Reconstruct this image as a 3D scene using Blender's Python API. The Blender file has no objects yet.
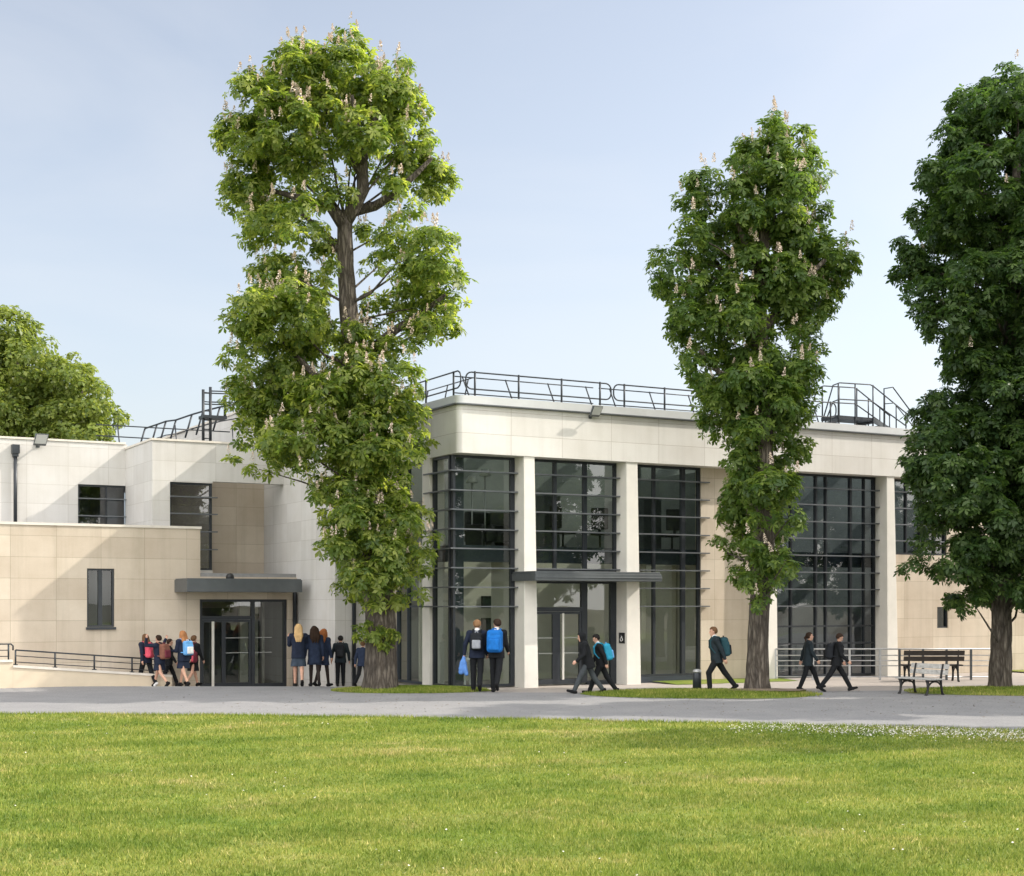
import bpy, math, random
import numpy as np
from mathutils import Vector

# ------------------------------------------------------------------ camera, world, sun, exposure
scene = bpy.context.scene
COL = scene.collection
R_ = math.radians
FPX, CX, HY, HC = 1470.0, 512.0, 603.0, 2.15      # focal length in px, principal column, horizon row, eye height
cam_d = bpy.data.cameras.new("camera")
cam = bpy.data.objects.new("camera", cam_d)
COL.objects.link(cam)
cam.location = (0, 0, HC)
cam.rotation_euler = (R_(90), 0, 0)
cam_d.sensor_width = 36.0
cam_d.lens = 36.0 * FPX / 1024.0
cam_d.shift_y = (HY - 438.0) / 1024.0
cam_d.clip_start = 0.1
cam_d.clip_end = 3000.0
scene.camera = cam

SUN_AZ = math.atan2(1.06, 0.148)                  # from +Y towards +X
SUN_EL = R_(37.5)
world = bpy.data.worlds.new("World")
scene.world = world
world.use_nodes = True
wn = world.node_tree.nodes
wl = world.node_tree.links
for n in list(wn): wn.remove(n)
wo = wn.new("ShaderNodeOutputWorld")
bg = wn.new("ShaderNodeBackground")
sky = wn.new("ShaderNodeTexSky")
sky.sky_type = 'NISHITA'
sky.sun_disc = False
sky.sun_elevation = SUN_EL
sky.sun_rotation = SUN_AZ
sky.altitude = 50
sky.air_density = 1.0
sky.dust_density = 2.2
sky.ozone_density = 1.0
bg.inputs['Strength'].default_value = 0.15
hs = wn.new("ShaderNodeHueSaturation")              # a milky, hazy spring sky
hs.inputs['Value'].default_value = 1.07
hs.inputs['Saturation'].default_value = 0.56
wl.new(sky.outputs[0], hs.inputs['Color'])
ga = wn.new("ShaderNodeGamma")
ga.inputs[1].default_value = 1.0
wl.new(hs.outputs[0], ga.inputs[0])
# added fill: an invented bright cloud bank behind the viewer lifts the shaded walls
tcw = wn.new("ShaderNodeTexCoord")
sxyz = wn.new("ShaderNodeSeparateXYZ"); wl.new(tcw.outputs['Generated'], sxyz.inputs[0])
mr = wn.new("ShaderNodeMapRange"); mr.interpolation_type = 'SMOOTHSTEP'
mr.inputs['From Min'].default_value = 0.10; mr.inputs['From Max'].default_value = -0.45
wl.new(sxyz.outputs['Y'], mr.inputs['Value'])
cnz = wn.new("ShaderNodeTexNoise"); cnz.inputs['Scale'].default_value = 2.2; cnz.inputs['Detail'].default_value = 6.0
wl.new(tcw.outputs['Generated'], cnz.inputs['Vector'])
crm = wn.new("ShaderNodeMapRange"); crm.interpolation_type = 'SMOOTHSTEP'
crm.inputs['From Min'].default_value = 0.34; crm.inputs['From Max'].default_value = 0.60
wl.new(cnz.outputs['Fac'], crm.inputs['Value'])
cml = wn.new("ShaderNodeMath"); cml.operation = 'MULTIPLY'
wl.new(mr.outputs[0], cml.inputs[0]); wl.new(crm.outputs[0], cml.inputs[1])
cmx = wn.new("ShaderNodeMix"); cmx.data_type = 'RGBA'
FILL_CLOUD = 17.0
cmx.inputs[7].default_value = (FILL_CLOUD, FILL_CLOUD * 0.985, FILL_CLOUD * 0.96, 1)
# and the faintest veil of high cloud everywhere
vmp = wn.new("ShaderNodeMapping"); vmp.inputs['Scale'].default_value = (1.6, 1.6, 5.0); wl.new(tcw.outputs['Generated'], vmp.inputs[0])
vnz = wn.new("ShaderNodeTexNoise"); vnz.inputs['Scale'].default_value = 1.7; vnz.inputs['Detail'].default_value = 7.0; vnz.inputs['Distortion'].default_value = 0.6
wl.new(vmp.outputs[0], vnz.inputs['Vector'])
vmr = wn.new("ShaderNodeMapRange"); vmr.inputs['From Min'].default_value = 0.42; vmr.inputs['From Max'].default_value = 0.75; vmr.inputs['To Max'].default_value = 0.30
wl.new(vnz.outputs['Fac'], vmr.inputs['Value'])
vmx = wn.new("ShaderNodeMix"); vmx.data_type = 'RGBA'; vmx.inputs[7].default_value = (4.9, 4.9, 4.95, 1)
wl.new(vmr.outputs[0], vmx.inputs[0]); wl.new(ga.outputs[0], vmx.inputs[6])
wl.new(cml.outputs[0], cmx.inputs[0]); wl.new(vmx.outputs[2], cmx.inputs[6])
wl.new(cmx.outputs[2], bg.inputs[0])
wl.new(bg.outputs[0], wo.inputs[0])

sun_d = bpy.data.lights.new("sun", 'SUN')
sun_d.energy = 3.3
sun_d.angle = R_(0.6)
sun_d.color = (1.0, 0.93, 0.82)
sun = bpy.data.objects.new("sun", sun_d)
COL.objects.link(sun)
to_sun = Vector((math.sin(SUN_AZ) * math.cos(SUN_EL), math.cos(SUN_AZ) * math.cos(SUN_EL), math.sin(SUN_EL)))
sun.rotation_euler = (-to_sun).to_track_quat('-Z', 'Y').to_euler()
sun.location = (30, -10, 40)

scene.view_settings.view_transform = 'Standard'
scene.view_settings.look = 'None'
scene.view_settings.exposure = 0.47
scene.view_settings.gamma = 1.0
scene.view_settings.use_curve_mapping = False
scene.render.engine = 'CYCLES'
scene.cycles.max_bounces = 7
scene.cycles.diffuse_bounces = 3
scene.cycles.transparent_max_bounces = 8
scene.cycles.use_denoising = True

rng = np.random.default_rng(7)
random.seed(7)

# ------------------------------------------------------------------ geometry helpers
def at(px, py, Y):
    return ((px - CX) / FPX * Y, Y, HC + (HY - py) / FPX * Y)

def sstep(a, b, x):
    t = min(1.0, max(0.0, (x - a) / (b - a)))
    return t * t * (3 - 2 * t)

def ground_z(x, y):
    return -0.065 * max(0.0, y - 38.0) * sstep(-2.6, -5.0, x) if y < 60 else -0.065 * 22 * sstep(-2.6, -5.0, x)

# facade frame: u along the front, v back into the building
OFX, OFY = -1.337, 36.400
CA, SA = 0.8766, 0.4812
ROT = math.atan2(SA, CA)
def U(px, v):                                     # u of a pixel column on the plane v
    k = (px - CX) / FPX
    return (k * (OFY + CA * v) - OFX + SA * v) / (CA - k * SA)
def V(px, u):                                     # v of a pixel column on the plane u
    k = (px - CX) / FPX
    return (OFX + CA * u - k * (OFY + SA * u)) / (SA + k * CA)
def depth(u, v): return OFY + SA * u + CA * v
def Z(py, u, v): return HC + (HY - py) / FPX * depth(u, v)
def W(u, v, z=0.0): return (OFX + CA * u - SA * v, OFY + SA * u + CA * v, z)

def tag(o, label=None, cat=None, group=None, kind=None):
    if label: o["label"] = label
    if cat: o["category"] = cat
    if group: o["group"] = group
    if kind: o["kind"] = kind
    return o

def empty(name, loc, rz=0.0, **kw):
    o = bpy.data.objects.new(name, None)
    o.empty_display_size = 0.2
    COL.objects.link(o)
    o.location = loc
    o.rotation_euler = (0, 0, rz)
    tag(o, **kw)
    return o

def link_mesh(name, me, parent=None, mats=()):
    o = bpy.data.objects.new(name, me)
    for m in mats: me.materials.append(m)
    COL.objects.link(o)
    if parent is not None: o.parent = parent
    return o

def fast_mesh(name, verts, faces, smooth=False, mat_idx=None):
    """verts (N,3), faces (M,k) numpy arrays"""
    me = bpy.data.meshes.new(name)
    verts = np.asarray(verts, dtype=np.float32)
    faces = np.asarray(faces, dtype=np.int32)
    k = faces.shape[1]
    me.vertices.add(len(verts)); me.vertices.foreach_set("co", verts.ravel())
    me.loops.add(faces.size); me.loops.foreach_set("vertex_index", faces.ravel())
    me.polygons.add(len(faces))
    me.polygons.foreach_set("loop_start", np.arange(0, faces.size, k, dtype=np.int32))
    if mat_idx is not None: me.polygons.foreach_set("material_index", np.asarray(mat_idx, dtype=np.int32))
    if smooth: me.polygons.foreach_set("use_smooth", np.ones(len(faces), dtype=bool))
    me.update(calc_edges=True)
    me.validate()
    return me

class MB:
    """collects boxes, prisms and tubes; build() links them as one mesh"""
    def __init__(s): s.v, s.f, s.sm, s.mi, s.cur = [], [], [], [], 0
    def face(s, pts, smooth=False):
        b = len(s.v); s.v += [tuple(p) for p in pts]; s.f.append(tuple(range(b, b + len(pts)))); s.sm.append(smooth); s.mi.append(s.cur)
    def box(s, x0, x1, y0, y1, z0, z1):
        b = len(s.v)
        s.v += [(x0,y0,z0),(x1,y0,z0),(x1,y1,z0),(x0,y1,z0),(x0,y0,z1),(x1,y0,z1),(x1,y1,z1),(x0,y1,z1)]
        for q in ((0,3,2,1),(4,5,6,7),(0,1,5,4),(1,2,6,5),(2,3,7,6),(3,0,4,7)):
            s.f.append(tuple(b + i for i in q)); s.sm.append(False); s.mi.append(s.cur)
        return s
    def hexa(s, p):                                # eight corners, bottom ring then top ring
        b = len(s.v); s.v += [tuple(q) for q in p]
        for q in ((0,3,2,1),(4,5,6,7),(0,1,5,4),(1,2,6,5),(2,3,7,6),(3,0,4,7)):
            s.f.append(tuple(b + i for i in q)); s.sm.append(False); s.mi.append(s.cur)
        return s
    def prism(s, poly, z0, z1, smooth=False):      # counter-clockwise polygon
        n = len(poly); b = len(s.v)
        s.v += [(p[0], p[1], z0) for p in poly] + [(p[0], p[1], z1) for p in poly]
        for i in range(n):
            j = (i + 1) % n
            s.f.append((b+i, b+j, b+n+j, b+n+i)); s.sm.append(smooth); s.mi.append(s.cur)
        s.f.append(tuple(b+n+i for i in range(n))); s.sm.append(False); s.mi.append(s.cur)
        s.f.append(tuple(b+i for i in reversed(range(n)))); s.sm.append(False); s.mi.append(s.cur)
        return s
    def strip(s, prof_a, prof_b):                  # two open polylines -> quads
        b = len(s.v); n = len(prof_a); s.v += list(prof_a) + list(prof_b)
        for i in range(n - 1):
            s.f.append((b+i, b+i+1, b+n+i+1, b+n+i)); s.sm.append(False); s.mi.append(s.cur)
    def tube(s, pts, r, n=8, cap=True):
        pts = [Vector(p) for p in pts]
        rs = r if isinstance(r, (list, tuple)) else [r] * len(pts)
        b = len(s.v); prev = None
        for i, p in enumerate(pts):
            if i == 0: d = pts[1] - pts[0]
            elif i == len(pts) - 1: d = pts[-1] - pts[-2]
            else: d = (pts[i+1] - p).normalized() + (p - pts[i-1]).normalized()
            d.normalize()
            if prev is None:
                a = Vector((0, 0, 1)) if abs(d.z) < 0.9 else Vector((1, 0, 0))
                x = d.cross(a).normalized()
            else:
                x = (prev - d * prev.dot(d)).normalized()
            prev = x; y = d.cross(x)
            for k in range(n):
                t = 2 * math.pi * k / n
                s.v.append(tuple(p + (x * math.cos(t) + y * math.sin(t)) * rs[i]))
        for i in range(len(pts) - 1):
            for k in range(n):
                k2 = (k + 1) % n
                s.f.append((b+i*n+k, b+i*n+k2, b+(i+1)*n+k2, b+(i+1)*n+k)); s.sm.append(True); s.mi.append(s.cur)
        if cap:
            s.f.append(tuple(b + k for k in reversed(range(n)))); s.sm.append(False); s.mi.append(s.cur)
            e = b + (len(pts) - 1) * n
            s.f.append(tuple(e + k for k in range(n))); s.sm.append(False); s.mi.append(s.cur)
        return s
    def lathe(s, prof, c=(0, 0), n=16):
        b = len(s.v)
        for r, z in prof:
            for k in range(n):
                t = 2 * math.pi * k / n
                s.v.append((c[0] + r * math.cos(t), c[1] + r * math.sin(t), z))
        for i in range(len(prof) - 1):
            for k in range(n):
                k2 = (k + 1) % n
                s.f.append((b+i*n+k, b+i*n+k2, b+(i+1)*n+k2, b+(i+1)*n+k)); s.sm.append(True); s.mi.append(s.cur)
        s.f.append(tuple(b + k for k in reversed(range(n)))); s.sm.append(False); s.mi.append(s.cur)
        e = b + (len(prof) - 1) * n
        s.f.append(tuple(e + k for k in range(n))); s.sm.append(False); s.mi.append(s.cur)
        return s
    def build(s, name, mat, parent=None, off=(0, 0, 0), bevel=0.0):
        me = bpy.data.meshes.new(name)
        ox, oy, oz = off
        me.from_pydata([(x-ox, y-oy, z-oz) for x, y, z in s.v], [], s.f)
        me.polygons.foreach_set("use_smooth", s.sm)
        me.polygons.foreach_set("material_index", s.mi)
        me.update()
        # box-projected UVs in metres (before the offset, so that neighbouring walls share their courses)
        uv = me.uv_layers.new(name="UVMap")
        for p in me.polygons:
            n = p.normal
            for li in p.loop_indices:
                x, y, z = s.v[me.loops[li].vertex_index]
                if abs(n.z) > 0.7: q = (x, y)
                elif abs(n.y) >= abs(n.x): q = (x, z)
                else: q = (y, z)
                uv.data[li].uv = q
        mats = mat if isinstance(mat, (list, tuple)) else (mat,)
        o = link_mesh(name, me, parent, mats)
        if bevel > 0:
            m = o.modifiers.new("bevel", 'BEVEL'); m.width = bevel; m.segments = 2; m.limit_method = 'ANGLE'
        return o

def wall_holes(mb, axis, a0, a1, z0, z1, f, b, holes):
    """a wall slab with openings. axis 'u': spans u a0..a1, front v=f, back v=b; axis 'v': spans v, faces u=f and u=b"""
    xs = sorted({a0, a1} | {h[0] for h in holes} | {h[1] for h in holes})
    zs = sorted({z0, z1} | {h[2] for h in holes} | {h[3] for h in holes})
    xs = [x for x in xs if a0 <= x <= a1]; zs = [z for z in zs if z0 <= z <= z1]
    solid = lambda i, j: 0 <= i < len(xs)-1 and 0 <= j < len(zs)-1 and not any(
        h[0] < (xs[i]+xs[i+1])/2 < h[1] and h[2] < (zs[j]+zs[j+1])/2 < h[3] for h in holes)
    P = (lambda a, d, z: (a, d, z)) if axis == 'u' else (lambda a, d, z: (d, a, z))
    for i in range(len(xs)-1):
        for j in range(len(zs)-1):
            if not solid(i, j): continue
            xa, xb, za, zb = xs[i], xs[i+1], zs[j], zs[j+1]
            mb.face([P(xa,f,za),P(xb,f,za),P(xb,f,zb),P(xa,f,zb)])
            mb.face([P(xa,b,za),P(xa,b,zb),P(xb,b,zb),P(xb,b,za)])
            if not solid(i-1, j): mb.face([P(xa,f,za),P(xa,f,zb),P(xa,b,zb),P(xa,b,za)])
            if not solid(i+1, j): mb.face([P(xb,f,za),P(xb,b,za),P(xb,b,zb),P(xb,f,zb)])
            if not solid(i, j-1): mb.face([P(xa,f,za),P(xa,b,za),P(xb,b,za),P(xb,f,za)])
            if not solid(i, j+1): mb.face([P(xa,f,zb),P(xb,f,zb),P(xb,b,zb),P(xa,b,zb)])
    return mb

# ------------------------------------------------------------------ materials
def new_mat(name):
    m = bpy.data.materials.new(name); m.use_nodes = True
    nt = m.node_tree; b = nt.nodes["Principled BSDF"]
    return m, nt, b

def nd(nt, typ, **kw):
    n = nt.nodes.new(typ)
    for k, v in kw.items():
        if k.startswith("i_"): n.inputs[k[2:].replace("_", " ")].default_value = v
        else: setattr(n, k, v)
    return n

def ramp(nt, src, stops):
    r = nt.nodes.new("ShaderNodeValToRGB")
    e = r.color_ramp.elements
    while len(e) > 1: e.remove(e[0])
    e[0].position, e[0].color = stops[0][0], (*stops[0][1], 1)
    for p, c in stops[1:]:
        q = e.new(p); q.color = (*c, 1)
    nt.links.new(src, r.inputs[0])
    return r

def mul(nt, a, b, fac=1.0):
    m = nt.nodes.new("ShaderNodeMix"); m.data_type = 'RGBA'; m.blend_type = 'MULTIPLY'
    m.inputs[0].default_value = fac
    nt.links.new(a, m.inputs[6])
    if isinstance(b, tuple): m.inputs[7].default_value = (*b, 1)
    else: nt.links.new(b, m.inputs[7])
    return m.outputs[2]

def plain(name, col, rough=0.6, metal=0.0, var=0.12, scale=6.0, bump=0.0, spec=0.5):
    m, nt, b = new_mat(name)
    tc = nd(nt, "ShaderNodeTexCoord")
    no = nd(nt, "ShaderNodeTexNoise", i_Scale=scale, i_Detail=6.0, i_Roughness=0.6)
    nt.links.new(tc.outputs["Object"], no.inputs["Vector"])
    lo = tuple(c * (1 - var) for c in col); hi = tuple(min(1, c * (1 + var)) for c in col)
    r = ramp(nt, no.outputs["Fac"], [(0.3, lo), (0.7, hi)])
    nt.links.new(r.outputs[0], b.inputs["Base Color"])
    b.inputs["Roughness"].default_value = rough
    b.inputs["Metallic"].default_value = metal
    b.inputs["Specular IOR Level"].default_value = spec
    if bump:
        bp = nd(nt, "ShaderNodeBump", i_Strength=bump, i_Distance=0.02)
        nt.links.new(no.outputs["Fac"], bp.inputs["Height"]); nt.links.new(bp.outputs[0], b.inputs["Normal"])
    return m

def stone(name, c1, c2, joint, bw=1.17, rh=0.56, stain=0.10, jw=0.007):
    """limestone cladding slabs: stack-bonded, each slab with its own tint, faint veins and rain streaks"""
    m, nt, b = new_mat(name)
    uv = nd(nt, "ShaderNodeUVMap")
    br = nd(nt, "ShaderNodeTexBrick", offset=0.0, squash=1.0)
    br.inputs["Scale"].default_value = 1.0
    br.inputs["Brick Width"].default_value = bw; br.inputs["Row Height"].default_value = rh
    br.inputs["Mortar Size"].default_value = jw; br.inputs["Mortar Smooth"].default_value = 0.15
    br.inputs["Color1"].default_value = (*c1, 1); br.inputs["Color2"].default_value = (*c2, 1)
    br.inputs["Mortar"].default_value = (*joint, 1)
    nt.links.new(uv.outputs[0], br.inputs["Vector"])
    # clouding
    n1 = nd(nt, "ShaderNodeTexNoise", i_Scale=0.9, i_Detail=7.0, i_Roughness=0.62)
    nt.links.new(uv.outputs[0], n1.inputs["Vector"])
    r1 = ramp(nt, n1.outputs["Fac"], [(0.3, (1-stain, 1-stain*1.15, 1-stain*1.4)), (0.6, (1, 1, 1))])
    # rain streaks: noise stretched along the height
    mp = nd(nt, "ShaderNodeMapping"); mp.inputs["Scale"].default_value = (3.2, 0.16, 1)
    nt.links.new(uv.outputs[0], mp.inputs[0])
    n2 = nd(nt, "ShaderNodeTexNoise", i_Scale=1.0, i_Detail=5.0, i_Roughness=0.6)
    nt.links.new(mp.outputs[0], n2.inputs["Vector"])
    r2 = ramp(nt, n2.outputs["Fac"], [(0.32, (1-stain*0.9, 1-stain*0.9, 1-stain)), (0.52, (1, 1, 1))])
    # fine grain
    n3 = nd(nt, "ShaderNodeTexNoise", i_Scale=40.0, i_Detail=3.0)
    nt.links.new(uv.outputs[0], n3.inputs["Vector"])
    r3 = ramp(nt, n3.outputs["Fac"], [(0.3, (0.95, 0.95, 0.945)), (0.7, (1.0, 1.0, 1.0))])
    c = mul(nt, mul(nt, mul(nt, br.outputs["Color"], r1.outputs[0]), r2.outputs[0]), r3.outputs[0])
    nt.links.new(c, b.inputs["Base Color"])
    b.inputs["Roughness"].default_value = 0.75
    b.inputs["Specular IOR Level"].default_value = 0.3
    bp = nd(nt, "ShaderNodeBump", i_Strength=0.35, i_Distance=0.006, invert=True)
    nt.links.new(br.outputs["Fac"], bp.inputs["Height"])
    nt.links.new(bp.outputs[0], b.inputs["Normal"])
    return m

def glass_mat(name, tint, refl=0.0, rough=0.0):
    m, nt, b = new_mat(name)
    nt.nodes.remove(b)
    out = nt.nodes["Material Output"]
    tr = nd(nt, "ShaderNodeBsdfTransparent"); tr.inputs[0].default_value = (*tint, 1)
    gl = nd(nt, "ShaderNodeBsdfGlossy"); gl.inputs["Roughness"].default_value = rough; gl.inputs[0].default_value = (1, 1, 1, 1)
    fr = nd(nt, "ShaderNodeFresnel"); fr.inputs[0].default_value = 1.6
    # panes are never quite flat
    tc = nd(nt, "ShaderNodeTexCoord")
    no = nd(nt, "ShaderNodeTexNoise", i_Scale=0.55, i_Detail=1.0)
    bp = nd(nt, "ShaderNodeBump", i_Strength=0.12, i_Distance=0.05)
    nt.links.new(tc.outputs["Object"], no.inputs["Vector"]); nt.links.new(no.outputs["Fac"], bp.inputs["Height"])
    nt.links.new(bp.outputs[0], gl.inputs["Normal"])
    ad = nd(nt, "ShaderNodeMath", operation='ADD', use_clamp=True); ad.inputs[1].default_value = refl
    nt.links.new(fr.outputs[0], ad.inputs[0])
    # the inner face of the pane adds no second mirror
    ge = nd(nt, "ShaderNodeNewGeometry")
    iv = nd(nt, "ShaderNodeMath", operation='SUBTRACT'); iv.inputs[0].default_value = 1.0; nt.links.new(ge.outputs["Backfacing"], iv.inputs[1])
    mm = nd(nt, "ShaderNodeMath", operation='MULTIPLY'); nt.links.new(ad.outputs[0], mm.inputs[0]); nt.links.new(iv.outputs[0], mm.inputs[1])
    mx = nd(nt, "ShaderNodeMixShader")
    nt.links.new(mm.outputs[0], mx.inputs[0]); nt.links.new(tr.outputs[0], mx.inputs[1]); nt.links.new(gl.outputs[0], mx.inputs[2])
    nt.links.new(mx.outputs[0], out.inputs[0])
    return m

def leaf_mat(name, stops, trans, tfac=0.38, rough=0.42):
    m, nt, b = new_mat(name)
    out = nt.nodes["Material Output"]
    ge = nd(nt, "ShaderNodeNewGeometry")
    r = ramp(nt, ge.outputs["Random Per Island"], stops)
    nt.links.new(r.outputs[0], b.inputs["Base Color"])
    b.inputs["Roughness"].default_value = rough
    b.inputs["Specular IOR Level"].default_value = 0.35
    tl = nd(nt, "ShaderNodeBsdfTranslucent")
    tcol = mul(nt, r.outputs[0], trans)
    sc = nt.nodes.new("ShaderNodeMix"); sc.data_type = 'RGBA'; sc.blend_type = 'ADD'; sc.inputs[0].default_value = 1.0
    nt.links.new(tcol, sc.inputs[6]); nt.links.new(tcol, sc.inputs[7])
    nt.links.new(sc.outputs[2], tl.inputs[0])
    mx = nd(nt, "ShaderNodeMixShader"); mx.inputs[0].default_value = tfac
    nt.links.new(b.outputs[0], mx.inputs[1]); nt.links.new(tl.outputs[0], mx.inputs[2])
    nt.links.new(mx.outputs[0], out.inputs[0])
    return m

def bark_mat():
    m, nt, b = new_mat("bark")
    tc = nd(nt, "ShaderNodeTexCoord")
    mp = nd(nt, "ShaderNodeMapping"); mp.inputs["Scale"].default_value = (7, 7, 1.3)
    nt.links.new(tc.outputs["Object"], mp.inputs[0])
    vo = nd(nt, "ShaderNodeTexVoronoi", feature='DISTANCE_TO_EDGE', i_Scale=1.6)
    no = nd(nt, "ShaderNodeTexNoise", i_Scale=1.2, i_Detail=8.0, i_Roughness=0.7)
    nt.links.new(mp.outputs[0], no.inputs["Vector"])
    ad = nd(nt, "ShaderNodeVectorMath", operation='ADD')
    nt.links.new(mp.outputs[0], ad.inputs[0]); nt.links.new(no.outputs["Color"], ad.inputs[1])
    nt.links.new(ad.outputs[0], vo.inputs["Vector"])
    r = ramp(nt, no.outputs["Fac"], [(0.3, (0.06, 0.05, 0.042)), (0.55, (0.15, 0.125, 0.10)), (0.75, (0.27, 0.24, 0.20))])
    r2 = ramp(nt, vo.outputs["Distance"], [(0.0, (0.45, 0.42, 0.4)), (0.25, (1, 1, 1))])
    nt.links.new(mul(nt, r.outputs[0], r2.outputs[0]), b.inputs["Base Color"])
    b.inputs["Roughness"].default_value = 0.9
    bp = nd(nt, "ShaderNodeBump", i_Strength=0.9, i_Distance=0.05)
    nt.links.new(r2.outputs[0], bp.inputs["Height"]); nt.links.new(bp.outputs[0], b.inputs["Normal"])
    return m

def grass_mat(name, blades):
    m, nt, b = new_mat(name)
    tc = nd(nt, "ShaderNodeTexCoord")
    n1 = nd(nt, "ShaderNodeTexNoise", i_Scale=0.32, i_Detail=6.0, i_Roughness=0.65)
    nt.links.new(tc.outputs["Object"], n1.inputs["Vector"])
    mp = nd(nt, "ShaderNodeMapping"); mp.inputs["Scale"].default_value = (0.8, 1.1, 1); mp.inputs["Rotation"].default_value = (0, 0, R_(8))
    nt.links.new(tc.outputs["Object"], mp.inputs[0])
    n2 = nd(nt, "ShaderNodeTexNoise", i_Scale=1.6, i_Detail=8.0, i_Roughness=0.78)
    nt.links.new(mp.outputs[0], n2.inputs["Vector"])
    av = nd(nt, "ShaderNodeMath", operation='ADD'); nt.links.new(n1.outputs["Fac"], av.inputs[0]); nt.links.new(n2.outputs["Fac"], av.inputs[1])
    hf = nd(nt, "ShaderNodeMath", operation='MULTIPLY'); hf.inputs[1].default_value = 0.5; nt.links.new(av.outputs[0], hf.inputs[0])
    r = ramp(nt, hf.outputs[0], GRASS_STOPS)
    # soft mowing bands, slightly oblique to the path
    mw = nd(nt, "ShaderNodeMapping"); mw.inputs["Rotation"].default_value = (0, 0, R_(62)); nt.links.new(tc.outputs["Object"], mw.inputs[0])
    wv = nd(nt, "ShaderNodeTexWave", i_Scale=0.17, i_Distortion=1.2, i_Detail=2.0); nt.links.new(mw.outputs[0], wv.inputs["Vector"])
    rw = ramp(nt, wv.outputs["Fac"], [(0.35, (0.89, 0.92, 0.89)), (0.65, (1.05, 1.04, 1.05))])
    col = mul(nt, r.outputs[0], rw.outputs[0])
    if blades:
        ge = nd(nt, "ShaderNodeNewGeometry")
        r3 = ramp(nt, ge.outputs["Random Per Island"], [(0.0, (0.42, 0.52, 0.4)), (0.45, (0.95, 0.97, 0.95)), (0.82, (1.25, 1.15, 1.2)), (0.94, (1.75, 1.4, 2.2)), (1.0, (2.4, 1.9, 3.4))])
        col = mul(nt, col, r3.outputs[0])
    else:
        n4 = nd(nt, "ShaderNodeTexNoise", i_Scale=55.0, i_Detail=3.0); nt.links.new(tc.outputs["Object"], n4.inputs["Vector"])
        r3 = ramp(nt, n4.outputs["Fac"], [(0.35, (0.5, 0.52, 0.5)), (0.65, (0.95, 0.95, 0.95))])
        col = mul(nt, col, r3.outputs[0])
    nt.links.new(col, b.inputs["Base Color"])
    b.inputs["Roughness"].default_value = 0.65
    b.inputs["Specular IOR Level"].default_value = 0.2
    if blades:
        out = nt.nodes["Material Output"]
        tl = nd(nt, "ShaderNodeBsdfTranslucent"); nt.links.new(col, tl.inputs[0])
        mx = nd(nt, "ShaderNodeMixShader"); mx.inputs[0].default_value = 0.4
        nt.links.new(b.outputs[0], mx.inputs[1]); nt.links.new(tl.outputs[0], mx.inputs[2]); nt.links.new(mx.outputs[0], out.inputs[0])
    return m
GRASS_STOPS = [(0.34, (0.12, 0.20, 0.028)), (0.45, (0.205, 0.275, 0.042)), (0.54, (0.285, 0.325, 0.065)), (0.64, (0.41, 0.375, 0.14))]

def gravel_mat(name, ca, cb, scale=90.0):
    m, nt, b = new_mat(name)
    tc = nd(nt, "ShaderNodeTexCoord")
    vo = nd(nt, "ShaderNodeTexNoise", i_Scale=scale, i_Detail=8.0, i_Roughness=0.85)
    nt.links.new(tc.outputs["Object"], vo.inputs["Vector"])
    r = ramp(nt, vo.outputs["Fac"], [(0.3, ca), (0.7, cb)])
    n1 = nd(nt, "ShaderNodeTexNoise", i_Scale=0.9, i_Detail=10.0, i_Roughness=0.8)
    nt.links.new(tc.outputs["Object"], n1.inputs["Vector"])
    r1 = ramp(nt, n1.outputs["Fac"], [(0.3, (0.80, 0.80, 0.815)), (0.7, (1.08, 1.07, 1.05))])
    nt.links.new(mul(nt, r.outputs[0], r1.outputs[0]), b.inputs["Base Color"])
    b.inputs["Roughness"].default_value = 0.9; b.inputs["Specular IOR Level"].default_value = 0.2
    bp = nd(nt, "ShaderNodeBump", i_Strength=0.4, i_Distance=0.01)
    nt.links.new(vo.outputs["Fac"], bp.inputs["Height"]); nt.links.new(bp.outputs[0], b.inputs["Normal"])
    return m

M = {}
M['stone_white'] = stone("white_limestone", (0.66, 0.64, 0.615), (0.585, 0.565, 0.54), (0.50, 0.475, 0.44), stain=0.09)
M['stone_beige'] = stone("beige_limestone", (0.635, 0.555, 0.455), (0.53, 0.45, 0.36), (0.42, 0.36, 0.28), stain=0.13)
M['stone_band'] = stone("fascia_limestone", (0.72, 0.70, 0.665), (0.655, 0.63, 0.595), (0.48, 0.44, 0.40), bw=1.5, rh=0.58, stain=0.08)
M['stone_plain'] = plain("smooth_limestone", (0.72, 0.69, 0.63), 0.75, var=0.06, scale=2.0, spec=0.3)
M['coping_stone'] = plain("coping_stone", (0.66, 0.61, 0.54), 0.7, var=0.08, scale=3.0, spec=0.3)
M['coping_metal'] = plain("grey_coping_metal", (0.56, 0.57, 0.57), 0.45, 0.2, var=0.06, scale=1.5)
M['anthracite'] = plain("anthracite_metal", (0.027, 0.032, 0.039), 0.4, 0.2, var=0.15)
M['slate_panel'] = plain("slate_grey_panel", (0.040, 0.050, 0.064), 0.45, 0.2, var=0.1, scale=1.5)
M['zinc'] = plain("grey_zinc", (0.105, 0.115, 0.122), 0.42, 0.35, var=0.12, scale=2.5)
M['louvre'] = plain("louvre_grey", (0.13, 0.14, 0.15), 0.4, 0.3, var=0.1)
M['steel'] = plain("galvanised_steel", (0.46, 0.46, 0.46), 0.42, 0.45, var=0.12)
M['steel_bright'] = plain("brushed_steel", (0.72, 0.70, 0.64), 0.35, 0.4, var=0.06)
M['glass'] = glass_mat("window_glass", (0.80, 0.83, 0.81), 0.03)
M['glass_dark'] = glass_mat("solar_glass", (0.70, 0.73, 0.77), 0.04)
M['int_wall'] = plain("interior_paint", (0.72, 0.68, 0.59), 0.8, var=0.05, scale=0.8)
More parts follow.
